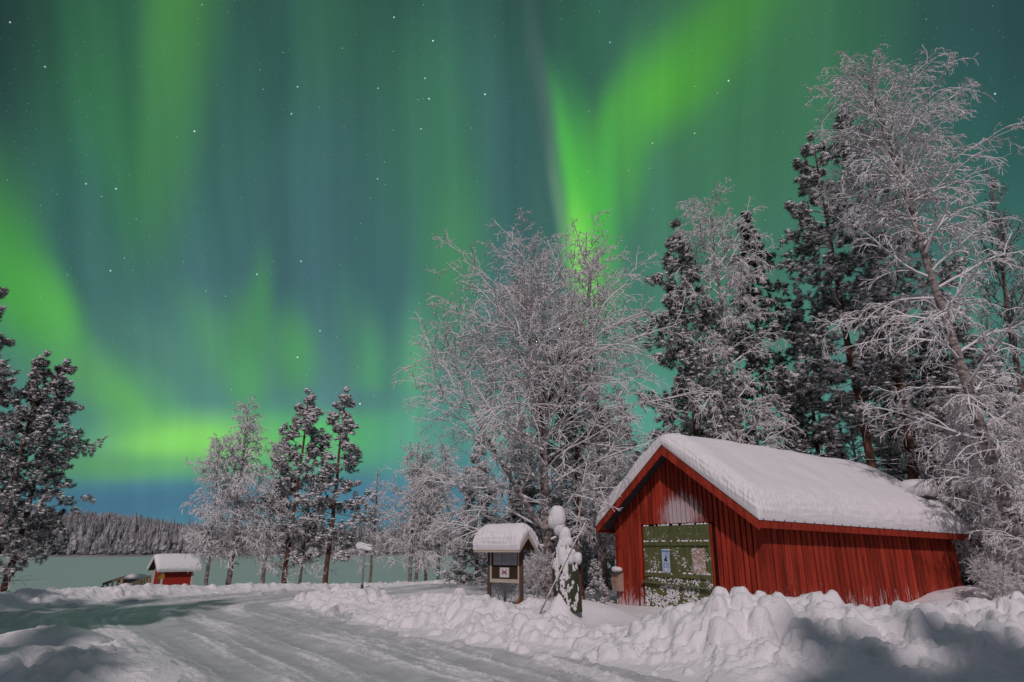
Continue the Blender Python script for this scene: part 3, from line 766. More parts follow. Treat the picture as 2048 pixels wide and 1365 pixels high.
def build_trees():
    G_LAKE = 'trees along the lake shore'; G_BARN = 'forest behind the red barn'; G_LEFT = 'pines by the left edge'
    # --- big many-stemmed birch behind the notice board
    b1 = birch(21, 11.4, .14, lean=(-.04, 0), t0=.12, n1=36, spread=.31, ang=(80, 36), grav=.18, stems=5, stem_t=(.14, .5), stem_ang=24, lift=.07, dens=.9, tw=1.35, low=1.05, n4=3, top_spread=.5)
    x, y = gp(1103, 19.6); tree('birch_tree', b1, 'broad frosted birch with many spreading stems rising above the snow topped notice board', x, y, .4)
    # --- taller slim birch right of it
    b2 = birch(8, 12.6, .11, lean=(.02, 0), t0=.18, n1=54, spread=.18, ang=(72, 46), grav=.38, dens=.85, tw=1.35, top_spread=.8, n4=3)
    x, y = gp(1207, 20.5); tree('birch_tree', b2, 'tall slim frosted birch with the bright green aurora just left of its top', x, y, 1.0)
    b5 = birch(33, 5.4, .06, t0=.3, n1=26, spread=.24, grav=.2, dens=.9, n4=3, tw=1.1)
    x, y = gp(1200, 19.0); tree('birch_tree', b5, 'young frosted birch with bare pale trunk close to the left barn corner', x, y, 2.0, .92)
    # --- birch rising behind the barn roof
    b3 = birch(45, 14.5, .12, lean=(.0, 0), t0=.2, n1=86, spread=.155, ang=(76, 46), grav=.44, dens=.9, tw=1.35, low=.95, top_spread=.85, n4=4)
    x, y = gp(1506, 21.5); tree('birch_tree', b3, 'frosted birch between a pine and the dark spruce behind the barn', x, y, 0.0, group=G_BARN)
    # --- large leaning birch at the right
    b4 = birch(58, 16.7, .17, lean=(-.085, .0), t0=.12, n1=56, spread=.165, ang=(74, 42), grav=.40, stems=2, stem_t=(.5, .62), stem_ang=17, dens=.9, tw=1.45, low=.75, curve=-.12, top_spread=.5, n4=3)
    x, y = gp(2050, 17.2); tree('birch_tree', b4, 'largest frosted birch leaning left over the far end of the barn', x, y, 0.0, group=G_BARN)
    b6 = birch(61, 15.4, .13, lean=(.10, 0), t0=.2, n1=44, spread=.19, ang=(50, 30), grav=.05, lift=.1, twig=M_TWIGB, bark=M_DARKBARK, n4=4)
    x, y = gp(2085, 21); tree('birch_tree', b6, 'darker thinly frosted birch cut by the right edge of the picture', x, y, 0.0, group=G_BARN)
    # --- pines and spruce behind the barn
    p1 = conifer(71, 13.9, .13, lean=(-.0, 0), t0=.28, n1=62, spread=.125, dead=14, n2=8, snow=.45, n3=6, nb=9, ln=.15)
    x, y = gp(1412, 22.5); tree('pine_tree', p1, 'snowy pine with a reddish trunk just right of the barn gable peak', x, y, .0, group=G_BARN)
    s1 = conifer(83, 15.7, .14, lean=(.035, 0), t0=.1, n1=130, spread=.15, whorl=0, ang=(108, 74), grav=.16, lift=.02, prof=([0, .3, .6, .85, 1], [1, .8, .5, .24, .03]), n2=9, n3=4, nb=11, ln=.12, snow=.16, needle=M_SPRUCE, bark=M_DARKBARK, wob=.008)
    x, y = gp(1556, 24); tree('spruce_tree', s1, 'dark pointed spruce right behind the frosted birch at the middle of the barn roof', x, y, .3, group=G_BARN)
    p2 = conifer(91, 17.9, .17, lean=(.0, 0), t0=.33, n1=62, spread=.12, ang=(92, 54), dead=26, n2=8, snow=.55, sr=.085, lift=.05, n3=6, nb=9, ln=.15)
    x, y = gp(1775, 22.0); tree('pine_tree', p2, 'tall snowy pine with its reddish trunk rising from the right half of the barn roof', x, y, 0, group=G_BARN)
    p3 = conifer(97, 19.2, .18, lean=(.01, 0), t0=.36, n1=58, spread=.11, ang=(90, 52), dead=28, n2=8, snow=.5, sr=.085, n3=6, nb=9, ln=.15)
    x, y = gp(1852, 22.2); tree('pine_tree', p3, 'tallest pine half hidden behind the large leaning birch', x, y, 0, group=G_BARN)
    p4 = conifer(103, 11.4, .10, lean=(.03, 0), t0=.12, n1=64, spread=.105, n2=7, snow=.7, sr=.09, n3=6, nb=9, ln=.15)
    x, y = gp(1662, 23.5); tree('pine_tree', p4, 'short pine thick with snow between the dark spruce and the tall pines', x, y, 0, group=G_BARN)
    # --- slim red pine trunk behind the board
    p5 = conifer(107, 9.5, .075, t0=.42, n1=34, spread=.12, n2=7, snow=.4, dead=16)
    x, y = gp(1163, 20.8); tree('pine_tree', p5, 'slim pine with a red trunk between the two big frosted birches', x, y, .9)
    # --- row on the lake shore
    m2 = birch(121, 8.8, .12, lean=(-.02, 0), t0=.14, n1=50, spread=.24, ang=(56, 36), grav=.55, lift=.13, dens=1.0, n4=3, tw=1.45, top_spread=.6, low=.9)
    m1 = birch(127, 6.6, .08, lean=(-.05, 0), t0=.2, n1=40, spread=.27, ang=(64, 38), grav=.5, lift=.12, dens=1.0, n4=3, tw=1.4, top_spread=.6, low=.9)
    m3 = birch(131, 7.0, .09, lean=(.0, 0), t0=.15, n1=46, spread=.27, ang=(70, 42), grav=.42, lift=.08, dens=1.0, n4=3, tw=1.35, low=1.0, top_spread=.55)
    m5 = birch(137, 5.9, .065, lean=(.03, .0), t0=.22, n1=34, spread=.2, ang=(60, 36), grav=.3, dens=.9, n4=3, tw=1.25, bark=M_DARKBARK)
    pm4 = conifer(141, 9.5, .12, lean=(.03, 0), t0=.2, n1=52, spread=.16, n2=7, snow=.75, sr=.085, dead=10, ang=(94, 54), n3=5, nb=9, ln=.15)
    pm6 = conifer(149, 9.7, .12, lean=(.02, 0), t0=.18, n1=50, spread=.165, n2=7, snow=.72, sr=.085, dead=10, ang=(100, 54), grav=.05, n3=5, nb=9, ln=.15)
    rows = [('birch_tree', m1, 424, 29.2, 1, 0, 1.0, 'small frosted birch nearest to the little red hut'), ('birch_tree', m2, 466, 30.3, 0, 0, 1.0, 'tallest frosted birch of the shore row, second from the little red hut'),
            ('birch_tree', m3, 533, 31, 2, 0, 1.0, 'frosted birch with low bare branches left of the red trunked shore pines'), ('pine_tree', pm4, 574, 31.4, 0, 0, 1.0, 'snowy shore pine with the reddest trunk, left of the two in the row'),
            ('birch_tree', m5, 606, 31.6, 0, 0, 1.0, 'thin dark trunked birch standing between the two snowy shore pines'), ('pine_tree', pm6, 656, 32.0, 0, 0, 1.0, 'snowy shore pine with dark lower trunk, right of the two in the row'),
            ('birch_tree', m5, 744, 32.8, 1.7, 0, .97, 'lone slender birch right behind the snow covered road sign'),
            ('birch_tree', m3, 822, 33.4, .6, 0, 1.03, 'frosted birch, first from the left in the clump between road sign and notice board'), ('birch_tree', m1, 834, 34.2, 2.4, 0, 1.0, 'frosted birch with dark trunk, second in the clump between road sign and notice board'),
            ('birch_tree', m3, 854, 33.6, 3.3, 0, .86, 'pale trunked frosted birch, third in the clump between road sign and notice board'), ('birch_tree', m1, 876, 34.0, 4.2, 0, 1.05, 'frosted birch, rightmost in the clump between road sign and notice board')]
    for nm, ms, px, Y, rz, _, s, lb in rows:
        x, y = gp(px, Y); tree(nm, ms, lb, x, y, rz, s, group=G_LAKE)
    # --- pines at the left edge
    pl = conifer(151, 10.4, .13, lean=(-.02, 0), t0=.2, n1=62, spread=.16, n2=7, snow=.36, sr=.075, dead=14, ang=(92, 52), n3=5, nb=10, ln=.13)
    pl2 = conifer(157, 10.5, .13, lean=(.055, .01), t0=.22, n1=60, spread=.155, n2=7, snow=.36, sr=.075, dead=10, ang=(92, 50), n3=5, nb=10, ln=.13)
    x, y = gp(-2, 25.0); tree('pine_tree', pl, 'leaning pine left of the pair whose tops stand against the green sky', x, y, 0, .98, group=G_LEFT)
    x, y = gp(20, 26.0); tree('pine_tree', pl2, 'leaning pine right of the pair whose tops stand against the green sky', x, y, 0, 1.0, group=G_LEFT)
    x, y = gp(-205, 24.0); tree('pine_tree', pl2, 'tallest pine at the left edge, cut off by the picture border', x, y, .3, 1.27, group=G_LEFT)
    # --- forest fill behind and beside the barn
    lb = ['pine trunk standing deep in the forest behind the barn peak', 'snowy pine deep in the forest left of the barn gable', 'pine in the forest gap right of the leaning birch',
          'snowy pine behind the snow topped roof vent of the barn', 'pine at the dark forest edge right of the barn', 'snowy pine far back behind the tall pines', 'pine far back between barn peak and dark spruce']
    for i, (px, Y, ms, rz, s) in enumerate([(1395, 31, p1, 2, .78), (1262, 30, p5, 1, .9), (2010, 25, p1, 1, .85), (1905, 26, p4, 2, 1.1), (1965, 22, s1, 3, .62), (1830, 30, p2, 2, .72), (1480, 32, p1, 4, .72)]):
        x, y = gp(px, Y); tree('spruce_tree' if ms is s1 else 'pine_tree', ms, lb[i], x, y, rz, s, group=G_BARN)
    lb = ['frosted birch with a bent pale trunk just right of the barn wall', 'low frosted birch filling the dark corner right of the barn', 'frosted birch behind the barn roof vent', 'frosted birch in the thicket below the leaning birch',
          'frosted birch behind the barn left roof edge', 'frosted birch deep behind the notice board', 'pale birch trunk deep between notice board and barn', 'frosted birch far behind the tall pines', 'frosted birch far behind the snowy roof end', 'dim frosted birch deep behind the upended boat']
    for i, (px, Y, ms, rz, s) in enumerate([(1962, 18.6, m1, 1, .70), (2085, 15.6, m1, 3, .75), (1885, 22.5, m3, 1, .95), (1985, 19.5, m3, 4, .85), (1250, 25, m3, 2, .8), (1010, 29, m1, 3, 1.05), (1190, 30, m3, 5, .95), (1740, 27, m3, 1, 1.1), (1925, 24, m2, 2, .8), (1110, 31, m3, 3, .9)]):
        x, y = gp(px, Y); tree('birch_tree', ms, lb[i], x, y, rz, s, group=G_BARN)
    fs = conifer(181, 7.5, .09, t0=.06, n1=80, spread=.2, whorl=0, ang=(108, 70), grav=.16, lift=.02, prof=([0, .3, .6, .85, 1], [1, .8, .5, .24, .05]), n2=8, n3=3, nb=9, ln=.14, snow=.55, sr=.09, needle=M_NEEDLE, bark=M_DARKBARK)
    lb = ['snowy spruce behind the notice board roof, left of its snow cap', 'snowy spruce right above the notice board snow cap', 'snowy spruce behind the snow laden post', 'snowy spruce behind the left eave of the barn', 'snowy spruce deep in the thicket under the leaning birch', 'snowy spruce at the far right edge beside the dark birch', 'snowy spruce right behind the far barn corner', 'snowy spruce filling the wood behind the roof vent', 'snowy spruce below the tall pines behind the roof ridge']
    for i, (px, Y, s) in enumerate([(955, 27, .8), (1045, 28, .95), (1135, 27, .85), (1225, 28, 1.0), (1990, 23, 1.05), (2075, 19, 1.0), (1930, 22, .9), (1850, 25, 1.1), (1620, 29, 1.0)]):
        x, y = gp(px, Y); tree('spruce_tree', fs, lb[i], x, y, i * 1.7, s, group=G_BARN)
    # small bare spruce sapling between boat and barn
    sp = conifer(163, 1.15, .02, t0=.1, n1=34, spread=.3, ang=(95, 55), prof=([0, .3, .6, 1], [1, .8, .5, .1]), n2=5, n3=2, nb=6, ln=.07, wd=.006, snow=.3, sr=.03, bark=M_DARKBARK)
    x, y = gp(1188, 18.0); tree('spruce_tree', sp, 'knee high spruce sapling in the snow left of the barn', x, y)
    # bushes
    bu = birch(171, 2.0, .03, t0=.08, n1=22, spread=.5, ang=(50, 35), grav=.25, stems=5, stem_t=(.05, .4), dens=.8, n4=3, low=.9)
    for px, Y, s, l in ((1010, 18.2, .62, 'frosted bush of drooping twigs under the notice board'), (2020, 16.2, .8, 'frosted low bush in the snow right of the barn'), (1075, 19.5, .7, 'frosted bush between the notice board and the upended boat'), (1965, 16.0, .6, 'small frosted bush beside the bent birch right of the barn')):
        x, y = gp(px, Y); o = tree('frosted_bush', bu, l, x, y, px * .37, s); o['category'] = 'bush'
    # trees standing out of the picture whose shadows fall into it
    lb = ['tall pine standing beside the road behind the left snow mound', 'pine standing further left beside the road', 'pine standing far left above the road bend']
    lb.append('pine standing by the road nearest to the camera on the left')
    for i, (x, y, s) in enumerate(((-11.0, 5.2, 1.36), (-13.2, 7.6, 1.2), (-16.0, 9.8, 1.1), (-12.4, 2.6, 1.4))):
        tree('pine_tree', pl, lb[i], x, y, i * 1.3, s, group='pines beside the road on the left')
    lb = ['pine behind the camera right of the road', 'pine behind the camera near the road edge', 'pine behind the camera far to the right', 'pine behind the camera closest to the barn', 'pine behind the camera left of the road', 'pine behind the camera at the left road edge']
    for i, (x, y, s) in enumerate(((2.7, -9.9, 1.5), (4.2, -10.4, 1.53), (6.1, -9.9, 1.56), (7.7, -9.6, 1.55), (-8.0, -8.9, 1.5), (-6.5, -9.6, 1.42))):
        tree('pine_tree', pl2, lb[i], x, y, PI / 2, s, group='pines behind the camera')


build_trees()


# ------------------------------------------------------------------ red barn
BX, BY, BYAW, BW, BL, BHE, BHP, BOG, BOE, BOF, BAX, BAY = 5.44, 14.37, .5531, 4.8115, 8.351, 2.3064, 4.1561, .45, .3223, .3502, .005, .0213
from mathutils import Euler
BM = Euler((BAX, BAY, BYAW), 'XYZ').to_matrix().to_4x4(); BM.translation = (BX, BY, 0); BMI = BM.inverted()
R_EAVE = BHE - (BHP - BHE) / (BW / 2) * BOE + .15                 # top of the roof sheet at the eave
R_SL = (BHP - R_EAVE) / (BW / 2 + BOE)


def rz_(y): return BHP - R_SL * abs(y - BW / 2)


def on_plane(px, py, p0, n, MI):
    """picture ray against a plane given in an object's own frame -> local point"""
    o = MI @ Vector((0, 0, ZC)); d = (MI.to_3x3() @ Vector(ray(px, py))).normalized()
    return o + d * ((Vector(p0) - o).dot(Vector(n)) / d.dot(Vector(n)))


def red_wood(name):
    m = bpy.data.materials.new(name); m.use_nodes = True; nt = m.node_tree; L = nt.links.new; p = nt.nodes['Principled BSDF']
    p.inputs['Roughness'].default_value = .8; p.inputs['Specular IOR Level'].default_value = .2
    tc = N('ShaderNodeTexCoord', nt); mp = N('ShaderNodeMapping', nt); L(tc.outputs['Object'], mp.inputs[0]); mp.inputs['Scale'].default_value = (9, 9, .9)
    n1 = N('ShaderNodeTexNoise', nt); n1.inputs['Scale'].default_value = 1; n1.inputs['Detail'].default_value = 6; L(mp.outputs[0], n1.inputs[0])
    cr = N('ShaderNodeValToRGB', nt); L(n1.outputs[0], cr.inputs[0]); e = cr.color_ramp.elements
    e[0].position = .3; e[0].color = (.17, .022, .010, 1); e[1].position = .68; e[1].color = (.45, .056, .027, 1)
    x = cr.color_ramp.elements.new(.5); x.color = (.36, .037, .018, 1)
    n2 = N('ShaderNodeTexNoise', nt); n2.inputs['Scale'].default_value = 55; n2.inputs['Detail'].default_value = 3; L(tc.outputs['Object'], n2.inputs[0])
    mr = N('ShaderNodeMapRange', nt); L(n2.outputs[0], mr.inputs[0]); mr.inputs[1].default_value = .3; mr.inputs[2].default_value = .7; mr.inputs[3].default_value = .55; mr.inputs[4].default_value = 1.35
    sc_ = N('ShaderNodeVectorMath', nt, operation='SCALE'); L(cr.outputs[0], sc_.inputs[0]); L(mr.outputs[0], sc_.inputs['Scale'])
    ge = N('ShaderNodeNewGeometry', nt); bt = N('ShaderNodeMapRange', nt); L(ge.outputs['Random Per Island'], bt.inputs[0]); bt.inputs[3].default_value = .68; bt.inputs[4].default_value = 1.2
    sc0 = sc_; sc_ = N('ShaderNodeVectorMath', nt, operation='SCALE'); L(sc0.outputs[0], sc_.inputs[0]); L(bt.outputs[0], sc_.inputs['Scale'])
    # rime and drifted snow caught low on the boards
    sp = N('ShaderNodeSeparateXYZ', nt); L(tc.outputs['Object'], sp.inputs[0])
    h = N('ShaderNodeMapRange', nt); L(sp.outputs[2], h.inputs[0]); h.inputs[1].default_value = 1.25; h.inputs[2].default_value = .1
    mp3 = N('ShaderNodeMapping', nt); L(tc.outputs['Object'], mp3.inputs[0]); mp3.inputs['Scale'].default_value = (14, 14, 3)
    n3 = N('ShaderNodeTexNoise', nt); n3.inputs['Scale'].default_value = 1; n3.inputs['Detail'].default_value = 8; n3.inputs['Roughness'].default_value = .7; L(mp3.outputs[0], n3.inputs[0])
    ma = N('ShaderNodeMath', nt, operation='MULTIPLY_ADD'); L(h.outputs[0], ma.inputs[0]); ma.inputs[1].default_value = .30; L(n3.outputs[0], ma.inputs[2])
    th = N('ShaderNodeMapRange', nt); L(ma.outputs[0], th.inputs[0]); th.inputs[1].default_value = .70; th.inputs[2].default_value = .84
    mx = N('ShaderNodeMix', nt, data_type='RGBA'); L(th.outputs[0], mx.inputs[0]); L(sc_.outputs[0], mx.inputs[6]); mx.inputs[7].default_value = (.62, .56, .57, 1)
    cur = mx.outputs[2]
    if name == 'red_gable_boards':      # the patch of wind blown frost over the door
        c = on_plane(1362, 1020, (0, 0, 0), (1, 0, 0), BMI)
        ds = N('ShaderNodeVectorMath', nt, operation='SUBTRACT'); L(tc.outputs['Object'], ds.inputs[0]); ds.inputs[1].default_value = (0, c.y, c.z - .12)
        dm = N('ShaderNodeVectorMath', nt, operation='MULTIPLY'); L(ds.outputs[0], dm.inputs[0]); dm.inputs[1].default_value = (0, 1 / .85, 1 / .62)
        ln = N('ShaderNodeVectorMath', nt, operation='LENGTH'); L(dm.outputs[0], ln.inputs[0])
        ms = N('ShaderNodeMath', nt, operation='MULTIPLY_ADD'); L(n3.outputs[0], ms.inputs[0]); ms.inputs[1].default_value = -1.6; L(ln.outputs['Value'], ms.inputs[2])
        t2 = N('ShaderNodeMapRange', nt); L(ms.outputs[0], t2.inputs[0]); t2.inputs[1].default_value = .10; t2.inputs[2].default_value = -.35; t2.inputs[4].default_value = .8
        m2 = N('ShaderNodeMix', nt, data_type='RGBA'); L(t2.outputs[0], m2.inputs[0]); L(cur, m2.inputs[6]); m2.inputs[7].default_value = (.66, .58, .60, 1); cur = m2.outputs[2]
    L(cur, p.inputs['Base Color'])
    b = N('ShaderNodeBump', nt); b.inputs['Strength'].default_value = .5; b.inputs['Distance'].default_value = .01; L(n2.outputs[0], b.inputs['Height']); L(b.outputs[0], p.inputs['Normal'])
    return m


def snow_slab(x0, x1, ye0, ye1, ridge_y, zfun, T, edge, nx, ny, seed, rough=.02, peak_round=.25, front_bulge=.05):
    """snow lying on a pitched roof: rounded thick rim, soft ridge; returns verts, quads"""
    def dens(a, b, n):
        t = np.linspace(0, 1, n); c = 1.1
        t = .5 + .5 * np.sign(t - .5) * (1 - (1 - np.abs(2 * t - 1)) ** 1.9)
        return a + (b - a) * t
    xs = dens(x0, x1, nx); ys = dens(ye0, ye1, ny)
    Xg, Yg = np.meshgrid(xs, ys, indexing='ij')
    dx = np.minimum(Xg - x0, x1 - Xg); dy = np.minimum(Yg - ye0, ye1 - Yg)
    nz = fbm(Xg * .7 + seed, Yg * .7, 3, seed)
    e = edge * (1 + .18 * fbm(Xg * 1.6 + seed, Yg * 1.6 + 3, 2, seed + 3))

    def prof(d): return (1 - (1 - np.clip(d / e, 0, 1)) ** 2.6) ** .5
    h = prof(dx) * prof(dy)
    th = T * (1 + .10 * nz) * h
    s = np.sqrt((Yg - ridge_y) ** 2 + peak_round ** 2) - peak_round * .55
    zr = zfun(ridge_y + np.abs(Yg - ridge_y))
    ztop = zfun(ridge_y + s)
    Z = zr + .01 + np.maximum(th + (ztop - zr) * h, 0)
    rim = (1 - sstep(.35, 1.0, np.minimum(dx, dy) / e))
    gr = .5 * fbm(Xg * 17 + seed, Yg * 17, 3, seed + 5) + .5 * perlin(Xg * 1.8 + Yg * 1.8, h * 8, seed + 6)
    Z = Z + rim * h * rough * gr
    bul = np.sin(np.clip(h, 0, 1) * PI) * front_bulge
    Xo = Xg + np.where(dx < e, np.where(Xg - x0 < x1 - Xg, -1, 1) * bul * (1 + .6 * gr), 0)
    Yo = Yg + np.where(dy < e, np.where(Yg - ye0 < ye1 - Yg, -1, 1) * bul * (1 + .6 * gr), 0)
    V = np.stack([Xo, Yo, Z], -1).reshape(-1, 3)
    ii = (np.arange(nx - 1)[:, None] * ny + np.arange(ny - 1)[None]).ravel()
    return V, np.stack([ii, ii + ny, ii + ny + 1, ii + 1], -1)


def build_barn():
    root = thing('red_barn', 'red board clad barn with thick snow on its roof and green double doors', 'barn')
    root.matrix_world = BM
    MRG = red_wood('red_gable_boards'); MRS = red_wood('red_side_boards'); MRT = red_wood('red_trim')
    M_DARK = mat('dark_metal', (.035, .032, .045), .5, .4, 1, 8, (.06, .05, .06))
    # door outline on the gable
    tl = on_plane(1287, 1054, (-.03, 0, 0), (1, 0, 0), BMI); br = on_plane(1433, 1244, (-.03, 0, 0), (1, 0, 0), BMI)
    dy0, dy1, dz0, dz1 = br.y, tl.y, max(br.z, 0.03), tl.z
    # shell
    zu = lambda y: rz_(y) - .085
    sh = MB()
    sh.add([(0, 0, -.4), (0, BW, -.4), (0, BW, zu(BW)), (0, BW / 2, zu(BW / 2)), (0, 0, zu(0)), (BL, 0, -.4), (BL, BW, -.4), (BL, BW, zu(BW)), (BL, BW / 2, zu(BW / 2)), (BL, 0, zu(0))],
           [(0, 1, 2, 3, 4), (5, 9, 8, 7, 6), (1, 6, 7, 2), (0, 4, 9, 5)])
    sh.build('wall_backing', mat('shaded_gap_red', (.05, .008, .006), .9, .1, 1, 10, (.03, .006, .004)), root)  # groove shade put into the colour: backing darkened behind the board gaps
    g = random.Random(4)
    gb = MB(); y = .10; pitch = .148
    while y < BW - .1:
        w = .106 + g.uniform(-.012, .010); y2 = min(y + w, BW - .09); z0 = -.4
        if y < dy1 + .05 and y2 > dy0 - .05: z0 = dz1 + .05 + g.uniform(0, .015)
        p = -.034 - g.uniform(0, .008)
        zt = [zu(y), zu(y2)]
        V = [(p, y, z0), (p, y2, z0), (0, y2, z0), (0, y, z0), (p, y, zt[0]), (p, y2, zt[1]), (0, y2, zt[1]), (0, y, zt[0])]
        gb.add(V, [(0, 1, 2, 3), (4, 7, 6, 5), (0, 4, 5, 1), (1, 5, 6, 2), (2, 6, 7, 3), (3, 7, 4, 0)])
        y += pitch
    gb.build('gable_boards', MRG, root)
    sb = MB(); x = .09; pitch = .212
    while x < BL - .1:
        w = .170 + g.uniform(-.012, .012); p = -.036 - g.uniform(0, .006)
        sb.box((x, p, -.4), (min(x + w, BL - .09), -.001, zu(0) + .02), .004); x += pitch
    sb.build('side_boards', MRS, root)
    bk = MB(); x = .09
    while x < BL - .1:
        bk.box((x, BW + .001, -.4), (min(x + .168, BL - .09), BW + .026, zu(0) + .02)); x += pitch
    bk.build('rear_boards', MRS, root)
    for cx, cy in ((0, 0), (0, BW), (BL, 0), (BL, BW)):
        c = MB(); sx = -1 if cx == 0 else 1; sy = -1 if cy == 0 else 1
        c.box((cx - .034 if sx < 0 else cx - .09, cy - .034 if sy < 0 else cy - .09, -.4), (cx + .09 if sx < 0 else cx + .034, cy + .09 if sy < 0 else cy + .034, zu(0) - .02), .004)
        c.build('corner_board', MRT, root)
    # roof sheet, barge boards, fascia
    rf = MB(); t = .07; x0, x1 = -BOG, BL + BOF; ye = BOE
    for sgn in (-1, 1):
        yo = -ye if sgn < 0 else BW + ye
        a = [(x0, BW / 2, BHP), (x1, BW / 2, BHP), (x1, yo, R_EAVE), (x0, yo, R_EAVE)]
        b = [(p[0], p[1], p[2] - t) for p in a]
        rf.add(a + b, [(0, 1, 2, 3), (7, 6, 5, 4), (0, 3, 7, 4), (1, 5, 6, 2), (3, 2, 6, 7)] if sgn > 0 else [(3, 2, 1, 0), (4, 5, 6, 7), (4, 7, 3, 0), (2, 6, 5, 1), (7, 6, 2, 3)])
    for k in range(26):
        xx = x0 + .12 + k * (x1 - x0 - .24) / 25
        rf.box((xx - .018, -ye - .03, R_EAVE - .012), (xx + .018, -ye + .05, R_EAVE + .035), .006)
    rf.build('roof', M_DARK, root)
    for sgn in (-1, 1):
        for xx in (x0 - .026, x1):
            bb = MB(); yo = -ye if sgn < 0 else BW + ye
            yb = BW / 2; hh = .19
            V = []
            for q in (xx, xx + .026):
                V += [(q, yb, BHP - .02), (q, yo - sgn * -.002, R_EAVE - .02), (q, yo, R_EAVE - .02 - hh), (q, yb, BHP - .02 - hh * 1.2)]
            bb.add(V, [(0, 1, 2, 3), (7, 6, 5, 4), (0, 4, 5, 1), (1, 5, 6, 2), (2, 6, 7, 3), (3, 7, 4, 0)]); bb.build('barge_board', MRT, root)
        fa = MB(); yy = -ye - .026 if sgn < 0 else BW + ye
        fa.box((x0, yy, R_EAVE - .17), (x1, yy + .026, R_EAVE - .02), .003); fa.build('fascia', MRT, root)
    # snow
    V, Q = snow_slab(x0 - .02, x1 + .03, -ye - .02, BW + ye + .02, BW / 2, lambda y: BHP - R_SL * np.abs(y - BW / 2), .47, .50, 260, 320, 3, rough=.045, peak_round=.35, front_bulge=.05)
    me = mesh_np('roof_snow', V, [Q], M_ROOFSNOW); link('roof_snow', me, root)
    # doors
    MG = mat('green_door_paint', (.150, .162, .058), .7, .25, 1.3, 3, (.085, .098, .042), .35, 30, nmap=(6, 6, .7))
    MG2 = mat('pale_green_board', (.20, .21, .12), .75, .2, 1, 4, (.12, .13, .07))
    ym = on_plane(1342.5, 1100, (-.03, 0, 0), (1, 0, 0), BMI).y
    for (a, b) in ((ym + .012, dy1), (dy0, ym - .012)):
        lf = MB(); n = max(3, round((b - a) / .13)); w = (b - a) / n
        for k in range(n): lf.box((-.052, a + k * w + .001, dz0), (-.002, a + (k + 1) * w - .001, dz1), .005)
        leaf = lf.build('door_leaf', MG, root)
        for zz in (on_plane(1300, 1088, (-.05, 0, 0), (1, 0, 0), BMI).z, on_plane(1300, 1149, (-.05, 0, 0), (1, 0, 0), BMI).z):
            l2 = MB(); l2.box((-.083, a + .02, zz - .05), (-.0525, b - .02, zz + .05), .006); l2.build('ledge', MG, leaf)
    for ya, yb in ((dy1 + .004, dy1 + .06), (dy0 - .06, dy0 - .004)):
        hd = MB(); hd.box((-.04, ya, dz0), (-.004, yb, dz1 + .02), .004); hd.build('door_jamb', MRT, root)
    a = on_plane(1285, 1163, (-.1, 0, 0), (1, 0, 0), BMI); b = on_plane(1423, 1179, (-.1, 0, 0), (1, 0, 0), BMI)
    br_ = MB(); br_.bar((-.103, a.y, a.z), (-.103, b.y, b.z), .035, .075, up=(1, 0, 0), bev=.006); br_.build('door_bar', MG2, root)
    # snow plastered on the doors, thicker towards the ground
    gg = np.random.default_rng(9); sn = MB(); V0, T0 = ico(1)
    H = dz1 - dz0
    for k in range(4200):
        y = gg.uniform(dy0, dy1); u = gg.random() ** 1.5; z = dz0 + u * H
        if perlin(np.array([y * 3.2 + z * 1.5]), np.array([z * 3.2 - y * 2]), 61)[0] + (.50 - u * .95) < gg.normal(.12, .16): continue
        r = gg.uniform(.006, .020) * (1.45 - u)
        sn.add(V0 * np.array([r * .8, r * gg.uniform(.8, 1.9), r * gg.uniform(.6, 1.1)]) * gg.uniform(.8, 1.2, (len(V0), 1)) + np.array([-.053, y, z]), T0)
    for zz in (1088, 1149):
        z = on_plane(1300, zz, (-.05, 0, 0), (1, 0, 0), BMI).z + .055
        for k in range(46):
            y = gg.uniform(dy0 + .03, dy1 - .03)
            if .4 < (y - dy0) / (dy1 - dy0) < .6 and gg.random() < .8: continue
            r = gg.uniform(.014, .028); sn.add(V0 * np.array([r, r * 1.6, r]) * gg.uniform(.8, 1.2, (len(V0), 1)) + np.array([-.068, y, z + r * .2]), T0)
    for k in range(40):
        y = gg.uniform(dy0, dy1); r = gg.uniform(.012, .028); sn.add(V0 * np.array([r, r * 1.4, r]) + np.array([-.03, y, dz1 + .02]), T0)
    so = sn.build('plastered_snow', M_CLUMP, root, smooth=True); so['kind'] = 'stuff'
    # snow caught at the foot of the gable
    # roof vent near the far end
    q = on_plane(1843, 1000, (BL - .35, 0, 0), (1, 0, 0), BMI)
    v = MB(); cx, cy, cz = q.x, q.y, q.z - .1
    v.box((cx - .2, cy - .2, cz - .9), (cx + .2, cy + .2, cz + .12), .01); vo = v.build('roof_vent', mat('galvanised_sheet', (.16, .17, .17), .5, .5, 1, 6, (.09, .095, .1)), root)
    v = MB(); v.box((cx - .34, cy - .34, cz + .121), (cx + .34, cy + .34, cz + .16), .01); v.build('vent_hood', M_DARK, vo)
    v = MB(); v.blob((cx - .05, cy + .05, cz + .40), (.52, .48, .30), 3, .05, 5, flat=-.24); v.build('vent_snow', M_CLUMP, vo, smooth=True)
    v = MB(); v.blob((cx - .55, cy + .30, cz + .05), (.42, .42, .28), 3, .05, 8); v.build('vent_snow', M_CLUMP, vo, smooth=True)

